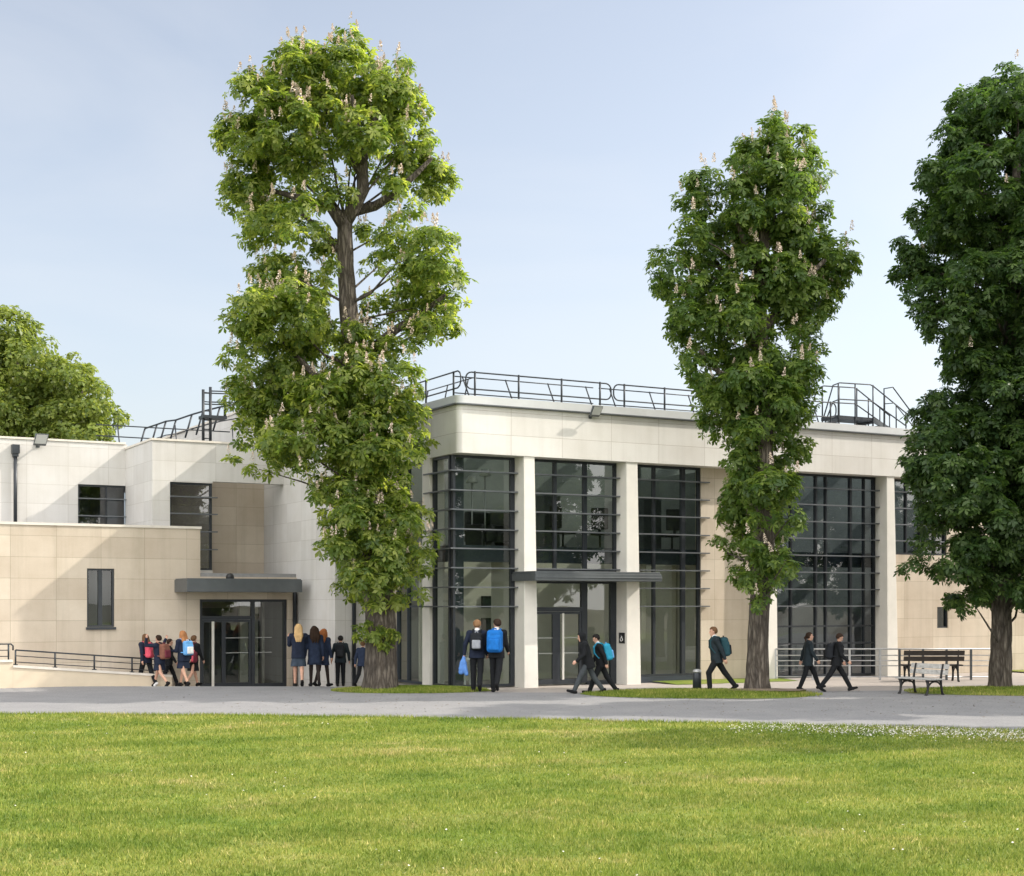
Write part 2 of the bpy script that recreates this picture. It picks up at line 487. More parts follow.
M['int_dark'] = plain("interior_dark_paint", (0.20, 0.215, 0.21), 0.8, var=0.2, scale=0.7)
M['int_floor'] = plain("interior_floor", (0.32, 0.30, 0.27), 0.5, var=0.1)
M['ceiling'] = plain("interior_ceiling", (0.5, 0.5, 0.48), 0.8, var=0.05)
M['roof'] = plain("roof_membrane", (0.25, 0.25, 0.25), 0.8)
M['bark'] = bark_mat()
M['leaf_a'] = leaf_mat("chestnut_leaf_light", [(0.0, (0.062, 0.104, 0.026)), (0.5, (0.140, 0.190, 0.048)), (1.0, (0.270, 0.300, 0.090))], (1.35, 1.35, 0.6), 0.52)
M['leaf_b'] = leaf_mat("chestnut_leaf_dark", [(0.0, (0.050, 0.094, 0.026)), (0.5, (0.094, 0.148, 0.038)), (1.0, (0.165, 0.218, 0.055))], (1.3, 1.3, 0.6), 0.46)
M['leaf_d'] = leaf_mat('chestnut_leaf_deep', [(0.0, (0.030, 0.062, 0.022)), (0.5, (0.054, 0.096, 0.030)), (1.0, (0.095, 0.145, 0.042))], (1.2, 1.3, 0.6), 0.40)
M['leaf_c'] = leaf_mat("broad_leaf_yellow", [(0.0, (0.095, 0.14, 0.034)), (0.5, (0.165, 0.215, 0.055)), (1.0, (0.255, 0.29, 0.085))], (1.15, 1.1, 0.6), 0.45)
M['blossom'] = plain("blossom", (0.72, 0.60, 0.50), 0.8, var=0.2, scale=30)
M['lawn'] = grass_mat("lawn_turf", False)
M['blades'] = grass_mat("grass_blades", True)
M['soil'] = plain("soil", (0.16, 0.12, 0.085), 0.95, var=0.3, scale=3, bump=0.5)
M['path'] = gravel_mat("path_gravel", (0.165, 0.165, 0.17), (0.38, 0.375, 0.375), 22.0)
M['paving'] = gravel_mat("forecourt_paving", (0.36, 0.32, 0.29), (0.46, 0.42, 0.385), 60)
M['earth'] = gravel_mat("ground_earth", (0.17, 0.16, 0.12), (0.24, 0.22, 0.17), 8)
M['petal'] = plain("petal", (0.72, 0.68, 0.62), 0.8)
M['black'] = plain("black_paint", (0.014, 0.014, 0.015), 0.5)
M['white_paint'] = plain("white_paint", (0.75, 0.75, 0.73), 0.5, var=0.03)
M['strip'] = plain('frosted_strip', (0.30, 0.31, 0.30), 0.5, var=0.03)

# ------------------------------------------------------------------ ground
def lawn_edge(x):
    return 27.0 - 0.215 * x - 0.008 * x * x + 0.05 * math.sin(x * 2.1) + 0.03 * math.sin(x * 5.3 + 1) if abs(x) < 13.4 else (27.0 - 0.215 * math.copysign(13.4, x) - 1.436)
FAR_T = [(-80, 38.3), (-5.2, 38.3), (-3.2, 36.6), (0, 35.35), (4, 35.2), (8, 35.9), (12, 36.6), (80, 37.0)]
def path_far(x):
    for (a, ya), (b, yb) in zip(FAR_T, FAR_T[1:]):
        if a <= x <= b: return ya + (yb - ya) * (x - a) / (b - a)
    return 37.0

def sheet(name, xs, yfun0, yfun1, ny, dz, mat, kind='structure'):
    v, f = [], []
    for x in xs:
        y0, y1 = yfun0(x), yfun1(x)
        for j in range(ny + 1):
            y = y0 + (y1 - y0) * j / ny
            v.append((x, y, ground_z(x, y) + dz))
    for i in range(len(xs) - 1):
        for j in range(ny):
            a = i * (ny + 1) + j
            f.append((a, a + ny + 1, a + ny + 2, a + 1))
    me = fast_mesh(name, v, f, smooth=True)
    o = link_mesh(name, me, None, (mat,))
    tag(o, kind=kind)
    return o

xs_f = [-60, -40, -30, -22] + [x * 0.35 - 18 for x in range(0, 104)] + [22, 30, 40, 60]
gx = [-1500, -400, -120, -60, -30] + [x * 1.0 - 20 for x in range(0, 41)] + [30, 60, 120, 400, 1500]
gv, gf = [], []
gy = [-1500, -300, -80] + [y * 1.0 for y in range(-10, 61, 2)] + [90, 200, 500, 1500]
for x in gx:
    for y in gy: gv.append((x, y, ground_z(x, y) - 0.03))
for i in range(len(gx) - 1):
    for j in range(len(gy) - 1):
        a = i * len(gy) + j
        gf.append((a, a + len(gy), a + len(gy) + 1, a + 1))
tag(link_mesh("ground", fast_mesh("ground", gv, gf), None, (M['earth'],)), kind='structure')
sheet("forecourt_paving", xs_f, lambda x: path_far(x) - 0.4, lambda x: 59.0, 50, -0.008, M['paving'])
sheet("path", xs_f, lambda x: lawn_edge(x) - 0.25, path_far, 24, 0.0, M['path'])
sheet("lawn", xs_f, lambda x: -60.0, lawn_edge, 40, 0.012, M['lawn'])

# ------------------------------------------------------------------ main building
mb_root = empty("school_building", (OFX, OFY, 0), ROT,
    label="long pale limestone school building with tall dark gridded windows and white columns", cat="building")
PR = mb_root
VG = 0.54                                          # glazing plane
UE = U(1120, 0)                                    # far right end, beyond the frame
Z_S, Z_T = 5.88, 7.07                              # soffit and top of the stone fascia

def columns():
    spec = [(524.5, 535.2, 538.6), (627.0, 638.2, 641.2), (768.5, 776.4, 778.0), (887.5, 895.0, 898.6)]
    out = []
    for a, b, c in spec:
        u0, ut, ub = U(a, 0), U(b, 0), U(c, 0)
        m = MB()
        m.hexa([(u0 - 0.0, 0.0, -0.3), (ub, 0.0, -0.3), (ub, 0.72, -0.3), (u0, 0.72, -0.3),
                (u0, 0.03, Z_S + 0.005), (ut, 0.03, Z_S + 0.005), (ut, 0.72, Z_S + 0.005), (u0, 0.72, Z_S + 0.005)])
        m.build("column", M['stone_plain'], PR, bevel=0.012)
        out.append((u0, ut))
    return out
COLS = columns()
uA1 = COLS[0][0]; uB0 = COLS[0][1]; uB1 = COLS[1][0]; uC0 = COLS[1][1]; uC1 = U(699.5, VG)
uE0 = COLS[2][1]; uE1 = COLS[3][0]; uF0 = COLS[3][1]

# side column on the return
UG = 0.12
SC0, SC1 = V(433.5, UG), V(422.0, 0.0)
SC2 = V(397.5, UG)
m = MB(); m.box(0.003, 0.44, SC0, SC1, -0.3, Z_S + 0.005); m.build("column", M['stone_plain'], PR, bevel=0.012)

# fascia with its rounded corner
def arc_path(o, r, vb, n=10):
    pts = [(o, vb)]
    for i in range(n + 1):
        t = math.pi + (math.pi / 2) * i / n
        pts.append((o + r + r * math.cos(t), o + r + r * math.sin(t)))
    return pts
m = MB()
m.prism(arc_path(0.0, 0.14, 4.44) + [(UE, 0.0), (UE, 0.60), (0.60, 0.60), (0.60, 4.44)], Z_S, Z_T)
m.build("fascia", M['stone_band'], PR)
m = MB()
m.prism(arc_path(-0.10, 0.24, 4.44) + [(UE, -0.10), (UE, 0.5), (0.5, 0.5), (0.5, 4.44)], Z_T + 0.004, Z_T + 0.035)
m.build("drip_edge", M['zinc'], PR)
m = MB()
m.prism(arc_path(-0.06, 0.20, 4.44) + [(UE, -0.06), (UE, 0.5), (0.5, 0.5), (0.5, 4.44)], Z_T + 0.036, Z_T + 0.235)
m.build("coping", M['coping_metal'], PR)
m = MB(); m.box(0.5, UE, 0.5, 1.3, 6.86, 7.0); m.box(0.5, UE, 5.2, 14.0, 6.86, 7.0)
for i in range(8): m.box(0.5 + i * (UE - 1.3) / 7, 0.5 + i * (UE - 1.3) / 7 + 0.5, 1.3, 5.2, 6.86, 7.0)
m.build("roof", M['roof'], PR)
m = MB(); m.box(1.1, UE - 0.8, 1.25, 5.25, 7.01, 7.04); m.build("added_rooflight", M['glass'], PR)  # invented glazed roof opening, out of view, added to brighten the rooms below

# wall D (between the windows) and wall F (right hand end), small plinth
FW1 = U(946, 0.5); fw_lo, fw_hi = 3.60, Z_S - 0.02
sw0, sw1 = U(936.5, 0.5), U(947.5, 0.5)
szl, szh = Z(628, sw0, 0.5), Z(607, sw0, 0.5)
m = MB()
wall_holes(m, 'u', uC1, COLS[2][0] + 0.05, -0.3, Z_S + 0.004, 0.47, 0.74, [])
m.build("wall", M['stone_beige'], PR)
m = MB()
wall_holes(m, 'u', uF0 - 0.05, UE, -0.3, Z_S + 0.004, 0.47, 0.74, [(uF0 + 0.02, FW1, fw_lo, fw_hi), (sw0, sw1, szl, szh)])
m.build("wall", M['stone_beige'], PR)
m = MB()
wall_holes(m, 'v', SC2, 4.455, -0.5, Z_S + 0.004, UG, 0.40, [])
m.build("wall", M['stone_beige'], PR)
m = MB(); m.box(0.66, UE, 13.8, 14.0, -0.3, 6.86); m.box(UE - 0.2, UE, 0.74, 13.8, -0.3, 6.86)
m.build("rear_wall", M['stone_white'], PR)

def window(u0, u1, z0, z1, v, mulls=(), trans=(), lou=(), lou_over=(0.0, 0.18), glass='glass', spandrel=None,
           parent=PR, off=(0, 0, 0), axis='u', bw=0.06, louv_v=0.22, frame='anthracite'):
    """the frame is the part, its pane, louvres and spandrel panel hang under it"""
    sw = (lambda b: b) if axis == 'u' else None
    def bx(mb, a0, a1, d0, d1, za, zb):
        if axis == 'u': mb.box(a0, a1, d0, d1, za, zb)
        else: mb.box(d0, d1, a0, a1, za, zb)
    f = MB()
    bx(f, u0, u0 + bw, v - 0.03, v + 0.09, z0, z1); bx(f, u1 - bw, u1, v - 0.03, v + 0.09, z0, z1)
    bx(f, u0 + bw, u1 - bw, v - 0.03, v + 0.09, z1 - bw, z1); bx(f, u0 + bw, u1 - bw, v - 0.03, v + 0.09, z0, z0 + bw)
    for mu in mulls:
        w = mu[1] if isinstance(mu, tuple) else 0.05; mu = mu[0] if isinstance(mu, tuple) else mu
        bx(f, mu - w/2, mu + w/2, v - 0.025, v + 0.085, z0 + bw, z1 - bw)
    for tr in trans:
        w = tr[1] if isinstance(tr, tuple) else 0.05; tr = tr[0] if isinstance(tr, tuple) else tr
        bx(f, u0 + bw, u1 - bw, v - 0.02, v + 0.08, tr - w/2, tr + w/2)
    fo = f.build("window", M[frame], parent, off)
    g = MB(); bx(g, u0 + 0.01, u1 - 0.01, v + 0.03, v + 0.045, z0 + 0.01, z1 - 0.01)
    g.build("pane", M[glass], fo)
    g = fo.children[0]
    for vtx in g.data.vertices: vtx.co -= Vector(off)
    if spandrel:
        s = MB(); bx(s, u0 + 0.02, u1 - 0.02, v + 0.10, v + 0.13, spandrel[0], spandrel[1])
        so = s.build("spandrel_panel", M['slate_panel'], fo, off)
    if lou:
        l = MB()
        a0, a1 = u0 - lou_over[0], u1 + lou_over[1]
        for zz in lou:
            bx(l, a0, a1, v - louv_v, v - louv_v + 0.13, zz - 0.016, zz + 0.016)
        k = 0
        n = max(2, int(round((u1 - u0) / 1.2)) + 1)
        for i in range(n):                          # brackets back to the frame
            ub = u0 + bw/2 + (u1 - u0 - bw) * i / (n - 1)
            for zz in lou: bx(l, ub - 0.012, ub + 0.012, v - louv_v + 0.13, v - 0.03, zz - 0.012, zz + 0.012)
        l.build("louvres", M['louvre'], fo, off)
    return fo

LZ = [2.06 + 0.487 * k for k in range(8)]
SP = (3.20, 3.62)
# bay A, front and side
uAp = U(465.5, VG)
window(UG, uA1, 0.02, Z_S, VG, mulls=[(uA1 - 0.06, 0.1)], lou=LZ, lou_over=(0.16, 0.22), spandrel=SP)
m = MB(); m.box(UG + 0.09, uAp, VG + 0.10, VG + 0.16, 0.08, Z_S - 0.06); m.build("corner_panel", M['slate_panel'], PR)
window(VG + 0.13, SC0, 0.02, Z_S, UG, lou=LZ, lou_over=(0.20, 0.30), axis='v', spandrel=SP, louv_v=0.16)
window(SC1, SC2, 0.02, Z_S, UG, mulls=[SC1 + (SC2 - SC1) * 0.62], trans=[2.06, 3.2], axis='v', spandrel=SP, frame='slate_panel')
# bay B upper
window(uB0, uB1, 2.98, Z_S, VG, mulls=[(U(555, VG), 0.08), (U(585, VG), 0.10)], lou=LZ[2:], lou_over=(0, 0.2), spandrel=SP)
# bay C
window(uC0, uC1, 0.16, Z_S, VG, mulls=[(U(654, VG), 0.07), (U(683, VG), 0.12)], lou=LZ, lou_over=(0, 0.2), spandrel=SP)
m = MB(); m.box(uC0, uC1, VG - 0.04, VG + 0.1, -0.1, 0.158); m.build("window_plinth", M['slate_panel'], PR)
# bay E
window(uE0, uE1, 0.02, Z_S, VG, mulls=[U(791, VG), (U(816, VG), 0.06), U(826, VG), (U(850.5, VG), 0.07), (U(864, VG), 0.04)],
       trans=[1.48, 0.98], lou=LZ, lou_over=(0, 0.22), spandrel=SP, glass='glass_dark')
# window and small window in wall F
window(uF0 + 0.02, FW1, fw_lo, fw_hi, VG, mulls=[U(906, VG), U(920, VG), U(934, VG)], lou=LZ[4:], lou_over=(0, 0.1), glass='glass_dark')
window(sw0, sw1, szl, szh, VG, glass='glass_dark', bw=0.04)

# entrance in bay B: screen, door leaf with its tall pull
zc = 2.74
f = MB()
d0, d1 = U(552.5, VG), U(560.0, VG); d2 = U(581.5, VG); d3 = U(587, VG)
v = VG
f.box(uB0, uB0 + 0.06, v - 0.03, v + 0.09, 0.0, zc); f.box(uB1 - 0.17, uB1, v - 0.03, v + 0.09, 0.0, zc)
f.box(uB0 + 0.06, uB1 - 0.17, v - 0.03, v + 0.09, zc - 0.08, zc)
f.box(uB0 + 0.06, d3, v - 0.02, v + 0.08, 1.93, 2.04)
f.box(d2, d3, v - 0.025, v + 0.085, 2.04, zc - 0.08); f.box(d2, d3, v - 0.025, v + 0.085, 0.05, 1.93)
f.box(d3, uB1 - 0.17, v - 0.02, v + 0.08, 0.0, 0.10)
ds = f.build("entrance_screen", M['anthracite'], PR)
g = MB(); g.box(uB0 + 0.02, d2 , v + 0.03, v + 0.045, 2.04, zc - 0.02); g.box(d3, uB1 - 0.1, v + 0.03, v + 0.045, 0.05, zc - 0.02)
g.build("pane", M['glass'], ds)
f = MB()
f.box(uB0 + 0.065, uB0 + 0.13, v - 0.01, v + 0.05, 0.03, 1.925); f.box(d0, d1, v - 0.01, v + 0.05, 0.03, 1.925)
f.box(d2 - 0.075, d2 - 0.004, v - 0.01, v + 0.05, 0.03, 1.925)
f.box(uB0 + 0.13, d0, v - 0.008, v + 0.048, 0.03, 0.16); f.box(uB0 + 0.13, d0, v - 0.008, v + 0.048, 1.86, 1.925)
f.box(d1, d2 - 0.075, v - 0.008, v + 0.048, 0.03, 0.16); f.box(d1, d2 - 0.075, v - 0.008, v + 0.048, 1.86, 1.925)
door = f.build("door", M['anthracite'], PR)
g = MB(); g.box(uB0 + 0.1, d0 + 0.03, v + 0.015, v + 0.025, 0.05, 1.9); g.box(d1 - 0.03, d2 - 0.03, v + 0.015, v + 0.025, 0.05, 1.9)
g.build("pane", M['glass'], door)
g = MB()
hu = U(563, VG - 0.08)
g.box(hu - 0.028, hu + 0.028, v - 0.10, v - 0.065, 0.15, 1.88)
g.box(hu - 0.015, hu + 0.015, v - 0.066, v - 0.01, 0.4, 0.44); g.box(hu - 0.015, hu + 0.015, v - 0.066, v - 0.01, 1.6, 1.64)
g.build("handle", M['steel_bright'], door)
for zz in (0.84, 1.24):                             # safety strips on the glass
    g = MB(); g.box(uB0 + 0.14, d2 - 0.08, v + 0.004, v + 0.012, zz - 0.011, zz + 0.011)
    g.build('safety_strip', M['strip'], door)

# canopy over the entrance
vc = -0.75
c0, c1 = U(535.5, vc), U(662, vc)
zt, zb = Z(570.8, c0, vc), Z(580.5, c0, vc)
m = MB(); m.box(c0, c1, vc, VG - 0.05, zb, zt - 0.06)
m.box(c0 + 0.02, c1 - 0.02, vc + 0.05, VG - 0.06, zt - 0.058, zt)
m.box(c0 - 0.01, c1 + 0.01, vc - 0.015, vc, zb + 0.07, zb + 0.10)
ca = m.build("canopy", M['zinc'], PR, bevel=0.006)

# rooms behind the glass
m = MB(); m.box(0.56, UE - 0.2, 0.70, 13.8, -0.06, 0.012); m.build("interior_floor", M['int_floor'], PR)
m = MB(); m.box(0.66, UE - 0.2, 0.70, 2.0, 3.23, 3.56); m.build("interior_ceiling", M['ceiling'], PR)
m = MB(); m.box(0.62, UE - 0.2, 0.76, 1.3, 5.90, 5.99); m.build("interior_ceiling", M['ceiling'], PR)
m = MB()
uD = (uC1 + COLS[2][0]) / 2
m.box(0.66, uD, 3.6, 3.7, 0.012, 3.4)
m.box(uC1 + 0.3, uC1 + 0.4, 0.75, 3.6, 0.012, 3.23)
m.box(0.45, 0.55, 2.75, 3.0, 0.012, 3.23)
m.box(uA1 + 0.05, uA1 + 0.13, 0.80, 1.9, 0.012, 3.23)
m.box(U(672, 2.0), U(676, 2.0), 2.0, 2.3, 0.012, 3.23)
m.box(U(641.5, 1.6), U(645.5, 1.6), 1.6, 1.7, 1.15, 3.23)
m.build("interior_wall", M['int_wall'], PR)
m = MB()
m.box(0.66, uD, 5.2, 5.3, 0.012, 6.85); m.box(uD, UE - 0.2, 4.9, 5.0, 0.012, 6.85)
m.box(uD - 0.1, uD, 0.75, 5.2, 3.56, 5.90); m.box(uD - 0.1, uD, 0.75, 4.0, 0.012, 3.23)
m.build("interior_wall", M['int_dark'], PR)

# rear block R, the tall wall coming forward beside the wing
mR = MB()
RU, RV = -1.465, 4.457
wall_holes(mR, 'u', RU, 0.32, -1.2, 8.2, RV, RV + 0.25, [])
mR.box(RU, RU + 0.25, RV + 0.25, 27.0, -1.6, 8.2); mR.box(0.07, 0.32, RV + 0.25, 27.0, -1.2, 8.2); mR.box(RU + 0.25, 0.07, RV + 0.25, 27.0, 8.0, 8.15)
mR.build("wall", M['stone_white'], PR)
m = MB(); m.box(RU - 0.04, 0.36, RV - 0.04, 27.0, 8.203, 8.28); m.build("coping", M['coping_stone'], PR)
m = MB(); pu = U(354, RV - 0.06); m.tube([(pu, RV - 0.07, -0.4), (pu, RV - 0.07, 7.9)], 0.055, 10)
for zz in (0.6, 2.4, 4.4, 6.4): m.tube([(pu, RV - 0.07, zz), (pu, RV - 0.07, zz + 0.07)], 0.068, 10)
m.build("drainpipe", M['anthracite'], PR)

# ------------------------------------------------------------------ entrance wing (left)
VL, VW2, VW1, VRC = 7.375, 8.475, 11.465, 10.2
uL = U(200.3, VL)
wx, wy, _ = W(uL, VL)
WO = (uL, VL, 0.0)
wing = empty("entrance_wing", (wx, wy, -0.25), ROT,
    label="low stepped limestone wing on the left with a glazed double door under a grey canopy", cat="building")
OFFW = (uL, VL, -0.25)
UWL = U(-260, VL)
ZL = 4.20
def hole(pa, pb, ya, yb, v):
    a, b = U(pa, v), U(pb, v)
    mid = (a + b) / 2
    return (a, b, Z(yb, mid, v), Z(ya, mid, v))
h_lw = hole(87.0, 114.5, 568.5, 627.0, VL)
h_dr = hole(199.8, 287.3, 599.3, 686.0, VL); h_dr = (h_dr[0], h_dr[1], -0.23, h_dr[3])
zd_top = Z(577, U(250, VL), VL)
m = MB()
wall_holes(m, 'u', UWL, uL, -1.5, ZL, VL, VL + 0.28, [h_lw, (h_dr[0], uL + 1, h_dr[2], h_dr[3])])
wall_holes(m, 'u', uL, RU - 0.002, -1.5, zd_top, VL, VL + 0.28, [(uL - 1, h_dr[1], h_dr[2], h_dr[3])])
wall_holes(m, 'v', VL + 0.28, VRC, zd_top - 0.2, ZL, uL, uL - 0.28, [])
m.build("wall", M['stone_beige'], wing, OFFW)
m = MB()
wall_holes(m, 'u', U(140, VRC), RU - 0.002, 2.0, 6.6, VRC, VRC + 0.2, [])
m.build("recess_wall", M['stone_beige'], wing, OFFW)
m = MB(); m.box(UWL, uL + 0.03, VL - 0.03, VL + 0.34, ZL + 0.002, ZL + 0.07); m.box(uL - 0.32, uL + 0.03, VL + 0.34, VW2, ZL + 0.002, ZL + 0.07)
m.build("coping", M['coping_stone'], wing, OFFW)
m = MB(); m.box(UWL, uL - 0.28, VL + 0.28, VW1, ZL - 0.25, ZL - 0.1); m.box(uL, RU - 0.003, VL + 0.05, VRC, zd_top + 0.002, zd_top + 0.1)
m.build("roof", M['roof'], wing, OFFW)
# upper storey
ZW1 = Z(441.5, U(65, VW1), VW1); ZW2 = Z(441.0, U(170, VW2), VW2)
uW2a, uW2b = U(152.3, VW2), U(212.6, VW2)
h1 = hole(78.0, 129.0, 485.0, 529.0, VW1); h1 = (h1[0], h1[1], h1[2] - 0.3, h1[3])
h2 = hole(170.0, 212.3, 482.5, 570.0, VW2); h2 = (h2[0], uW2b + 1, h2[2], h2[3])
zband = Z(482.0, U(225, VW2), VW2)
m = MB()
wall_holes(m, 'u', U(-260, VW1), uW2a + 0.05, 3.0, ZW1, VW1, VW1 + 0.25, [h1])
wall_holes(m, 'u', uW2a, uW2b, 2.9, ZW2, VW2, VW2 + 0.25, [h2])
wall_holes(m, 'u', uW2b, RU - 0.002, zband, ZW2, VW2, VW2 + 0.25, [])
wall_holes(m, 'v', VW2 + 0.25, VW1, 2.9, ZW2, uW2a, uW2a + 0.25, [])
m.build("upper_wall", M['stone_white'], wing, OFFW)
m = MB()
m.box(U(-260, VW1), uW2a - 0.002, VW1 - 0.03, VW1 + 0.3, ZW1 + 0.002, ZW1 + 0.06)
m.box(uW2a - 0.03, RU - 0.003, VW2 - 0.03, VW2 + 0.3, ZW2 + 0.002, ZW2 + 0.06)
m.box(uW2a - 0.03, uW2a + 0.28, VW2 + 0.3, VW1 + 0.3, ZW2 + 0.002, ZW2 + 0.06)
m.build("coping", M['coping_stone'], wing, OFFW)
m = MB(); m.box(U(-260, VW1), RU - 0.003, VW1 + 0.28, 26.0, ZW1 - 0.35, ZW1 - 0.2); m.box(uW2a + 0.25, uW2b - 0.1, VW2 + 0.25, VW1 + 0.25, ZW2 - 0.35, ZW2 - 0.2)
m.build("roof", M['roof'], wing, OFFW)
# rooms behind the wing windows: floor, back and side walls
m = MB()
m.box(h_lw[0] - 0.4, h_lw[1] + 0.4, VL + 0.55, VL + 0.6, h_lw[2] - 0.4, h_lw[3] + 0.4)
m.build("window_blind", M['zinc'], wing, OFFW)
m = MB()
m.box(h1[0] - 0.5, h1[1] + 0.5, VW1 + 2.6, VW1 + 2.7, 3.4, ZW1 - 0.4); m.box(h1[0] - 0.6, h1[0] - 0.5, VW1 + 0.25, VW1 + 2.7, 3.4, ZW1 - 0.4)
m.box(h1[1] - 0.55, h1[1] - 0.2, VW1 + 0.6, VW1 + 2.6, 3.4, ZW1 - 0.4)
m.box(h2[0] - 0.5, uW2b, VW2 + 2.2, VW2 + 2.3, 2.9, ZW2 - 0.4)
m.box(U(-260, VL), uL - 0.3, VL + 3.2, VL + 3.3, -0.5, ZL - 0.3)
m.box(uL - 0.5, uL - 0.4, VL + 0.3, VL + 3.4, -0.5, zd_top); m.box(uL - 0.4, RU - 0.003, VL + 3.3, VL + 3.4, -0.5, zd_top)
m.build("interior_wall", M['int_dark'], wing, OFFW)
m = MB(); m.box(U(240, VL + 1.6), U(258, VL + 1.6), VL + 1.6, VL + 1.75, -0.3, zd_top)
m.box(U(262, VL + 2.2), RU - 0.2, VL + 2.2, VL + 2.3, -0.3, zd_top)
m.build("interior_wall", M['int_wall'], wing, OFFW)
m = MB(); m.box(uL - 0.4, RU - 0.003, VL + 0.1, VL + 3.3, -0.34, -0.262); m.build("interior_floor", M['int_floor'], wing, OFFW)
# windows of the wing
fo = window(h1[0], h1[1], h1[2], h1[3], VW1 + 0.09, mulls=[(U(107, VW1), 0.05)], parent=wing, off=OFFW, glass='glass_dark', bw=0.055,
       lou=[Z(500, h1[1], VW1), Z(517, h1[1], VW1)], lou_over=(0, 0.10), louv_v=0.2)
fo = window(h2[0], uW2b, h2[2], h2[3], VW2 + 0.09, parent=wing, off=OFFW, glass='glass_dark', bw=0.055,
       lou=[Z(q, uW2b, VW2) for q in (497.8, 514.5, 532, 549.7)], lou_over=(0, 0.12), louv_v=0.2)
fo = window(h_lw[0], h_lw[1], h_lw[2], h_lw[3], VL + 0.09, mulls=[((h_lw[0] + h_lw[1]) / 2, 0.10)], parent=wing, off=OFFW, bw=0.05)
s = MB(); s.box(h_lw[0] - 0.03, h_lw[1] + 0.03, VL - 0.06, VL + 0.1, h_lw[2] - 0.07, h_lw[2] - 0.002); s.build("sill", M['anthracite'], fo, OFFW)
# door of the wing
v = VL + 0.09
a, b, zl, zh = h_dr
f = MB()
mA, mB_ = U(252.2, VL), U(255.6, VL)
f.box(a, a + 0.08, v - 0.03, v + 0.09, zl, zh); f.box(b - 0.08, b, v - 0.03, v + 0.09, zl, zh)
f.box(a + 0.08, b - 0.08, v - 0.03, v + 0.09, zh - 0.07, zh); f.box(mA, mB_, v - 0.03, v + 0.09, zl, zh - 0.07)
ztr = Z(618.0, a, VL); f.box(a + 0.08, mA, v - 0.02, v + 0.08, ztr - 0.05, ztr + 0.05)
f.box(mB_, b - 0.08, v - 0.02, v + 0.08, zl, zl + 0.10)
sc_ = f.build("entrance_screen", M['anthracite'], wing, OFFW)
g = MB(); g.box(a + 0.02, mA, v + 0.03, v + 0.045, ztr, zh - 0.02); g.box(mB_, b - 0.02, v + 0.03, v + 0.045, zl + 0.02, zh - 0.02)
g.build("pane", M['glass'], sc_, OFFW)
f = MB()
la, lb, lc = a + 0.085, U(224.5, VL), mA - 0.004
f.box(la, la + 0.05, v - 0.01, v + 0.05, zl + 0.02, ztr - 0.055); f.box(lb - 0.05, lb + 0.06, v - 0.01, v + 0.05, zl + 0.02, ztr - 0.055)
f.box(lc - 0.07, lc, v - 0.01, v + 0.05, zl + 0.02, ztr - 0.055)
f.box(la + 0.05, lb - 0.05, v - 0.008, v + 0.048, ztr - 0.12, ztr - 0.055); f.box(lb + 0.06, lc - 0.07, v - 0.008, v + 0.048, ztr - 0.12, ztr - 0.055)
f.box(la + 0.05, lb - 0.05, v - 0.008, v + 0.048, zl + 0.02, zl + 0.14); f.box(lb + 0.06, lc - 0.07, v - 0.008, v + 0.048, zl + 0.02, zl + 0.14)
dr = f.build("door", M['anthracite'], wing, OFFW)
g = MB(); g.box(la + 0.03, lb - 0.03, v + 0.015, v + 0.025, zl + 0.05, ztr - 0.08); g.box(lb + 0.04, lc - 0.04, v + 0.015, v + 0.025, zl + 0.05, ztr - 0.08)
g.build("pane", M['glass'], dr, OFFW)
g = MB(); hu = U(213, VL)
g.box(hu - 0.035, hu + 0.035, v - 0.10, v - 0.06, zl + 0.05, ztr - 0.1)
g.box(hu - 0.015, hu + 0.015, v - 0.061, v + 0.0, zl + 0.4, zl + 0.44); g.box(hu - 0.015, hu + 0.015, v - 0.061, v + 0.0, ztr - 0.5, ztr - 0.46)
g.build("handle", M['steel_bright'], dr, OFFW)
for zz in (zl + 0.98, zl + 1.40):
    g = MB(); g.box(lb + 0.07, lc - 0.08, v + 0.004, v + 0.012, zz - 0.011, zz + 0.011)
    g.build('safety_strip', M['strip'], dr, OFFW)
for zz in (zl + 0.98, zl + 1.40):
    g = MB(); g.box(mB_ + 0.02, U(273, VL), v + 0.02, v + 0.028, zz - 0.011, zz + 0.011)
    g.build('safety_strip', M['strip'], sc_, OFFW)
# canopy, drainpipes
uca = U(174.4, VL); vca = V(187.0, uca)
ucb = min(U(302.3, vca), RU - 0.01)
m = MB(); m.box(uca, ucb, vca, VL - 0.002, Z(591.8, uca, vca), Z(579.2, uca, vca))
m.box(uca + 0.03, ucb - 0.02, vca + 0.03, VL + 0.05, Z(579.2, uca, vca) + 0.001, Z(579.2, uca, vca) + 0.03)
cn = m.build("canopy", M['zinc'], wing, OFFW, bevel=0.006)
m = MB(); pu = U(295.0, VL - 0.1); m.tube([(pu, VL - 0.09, -0.4), (pu, VL - 0.09, Z(591.8, uca, vca) + 0.02)], 0.06, 10); m.build("drainpipe", M['anthracite'], wing, OFFW)
m = MB(); pu = U(15.3, VW1 - 0.08); pz = Z(452, pu, VW1)
m.tube([(pu, VW1 - 0.09, ZL - 0.1), (pu, VW1 - 0.09, pz)], 0.052, 10)
m.box(pu - 0.105, pu + 0.105, VW1 - 0.2, VW1 - 0.003, pz - 0.05, pz + 0.2)
m.box(pu - 0.08, pu + 0.08, VW1 - 0.16, VW1 - 0.004, pz - 0.14, pz - 0.051)
m.build("drainpipe", M['anthracite'], wing, OFFW)

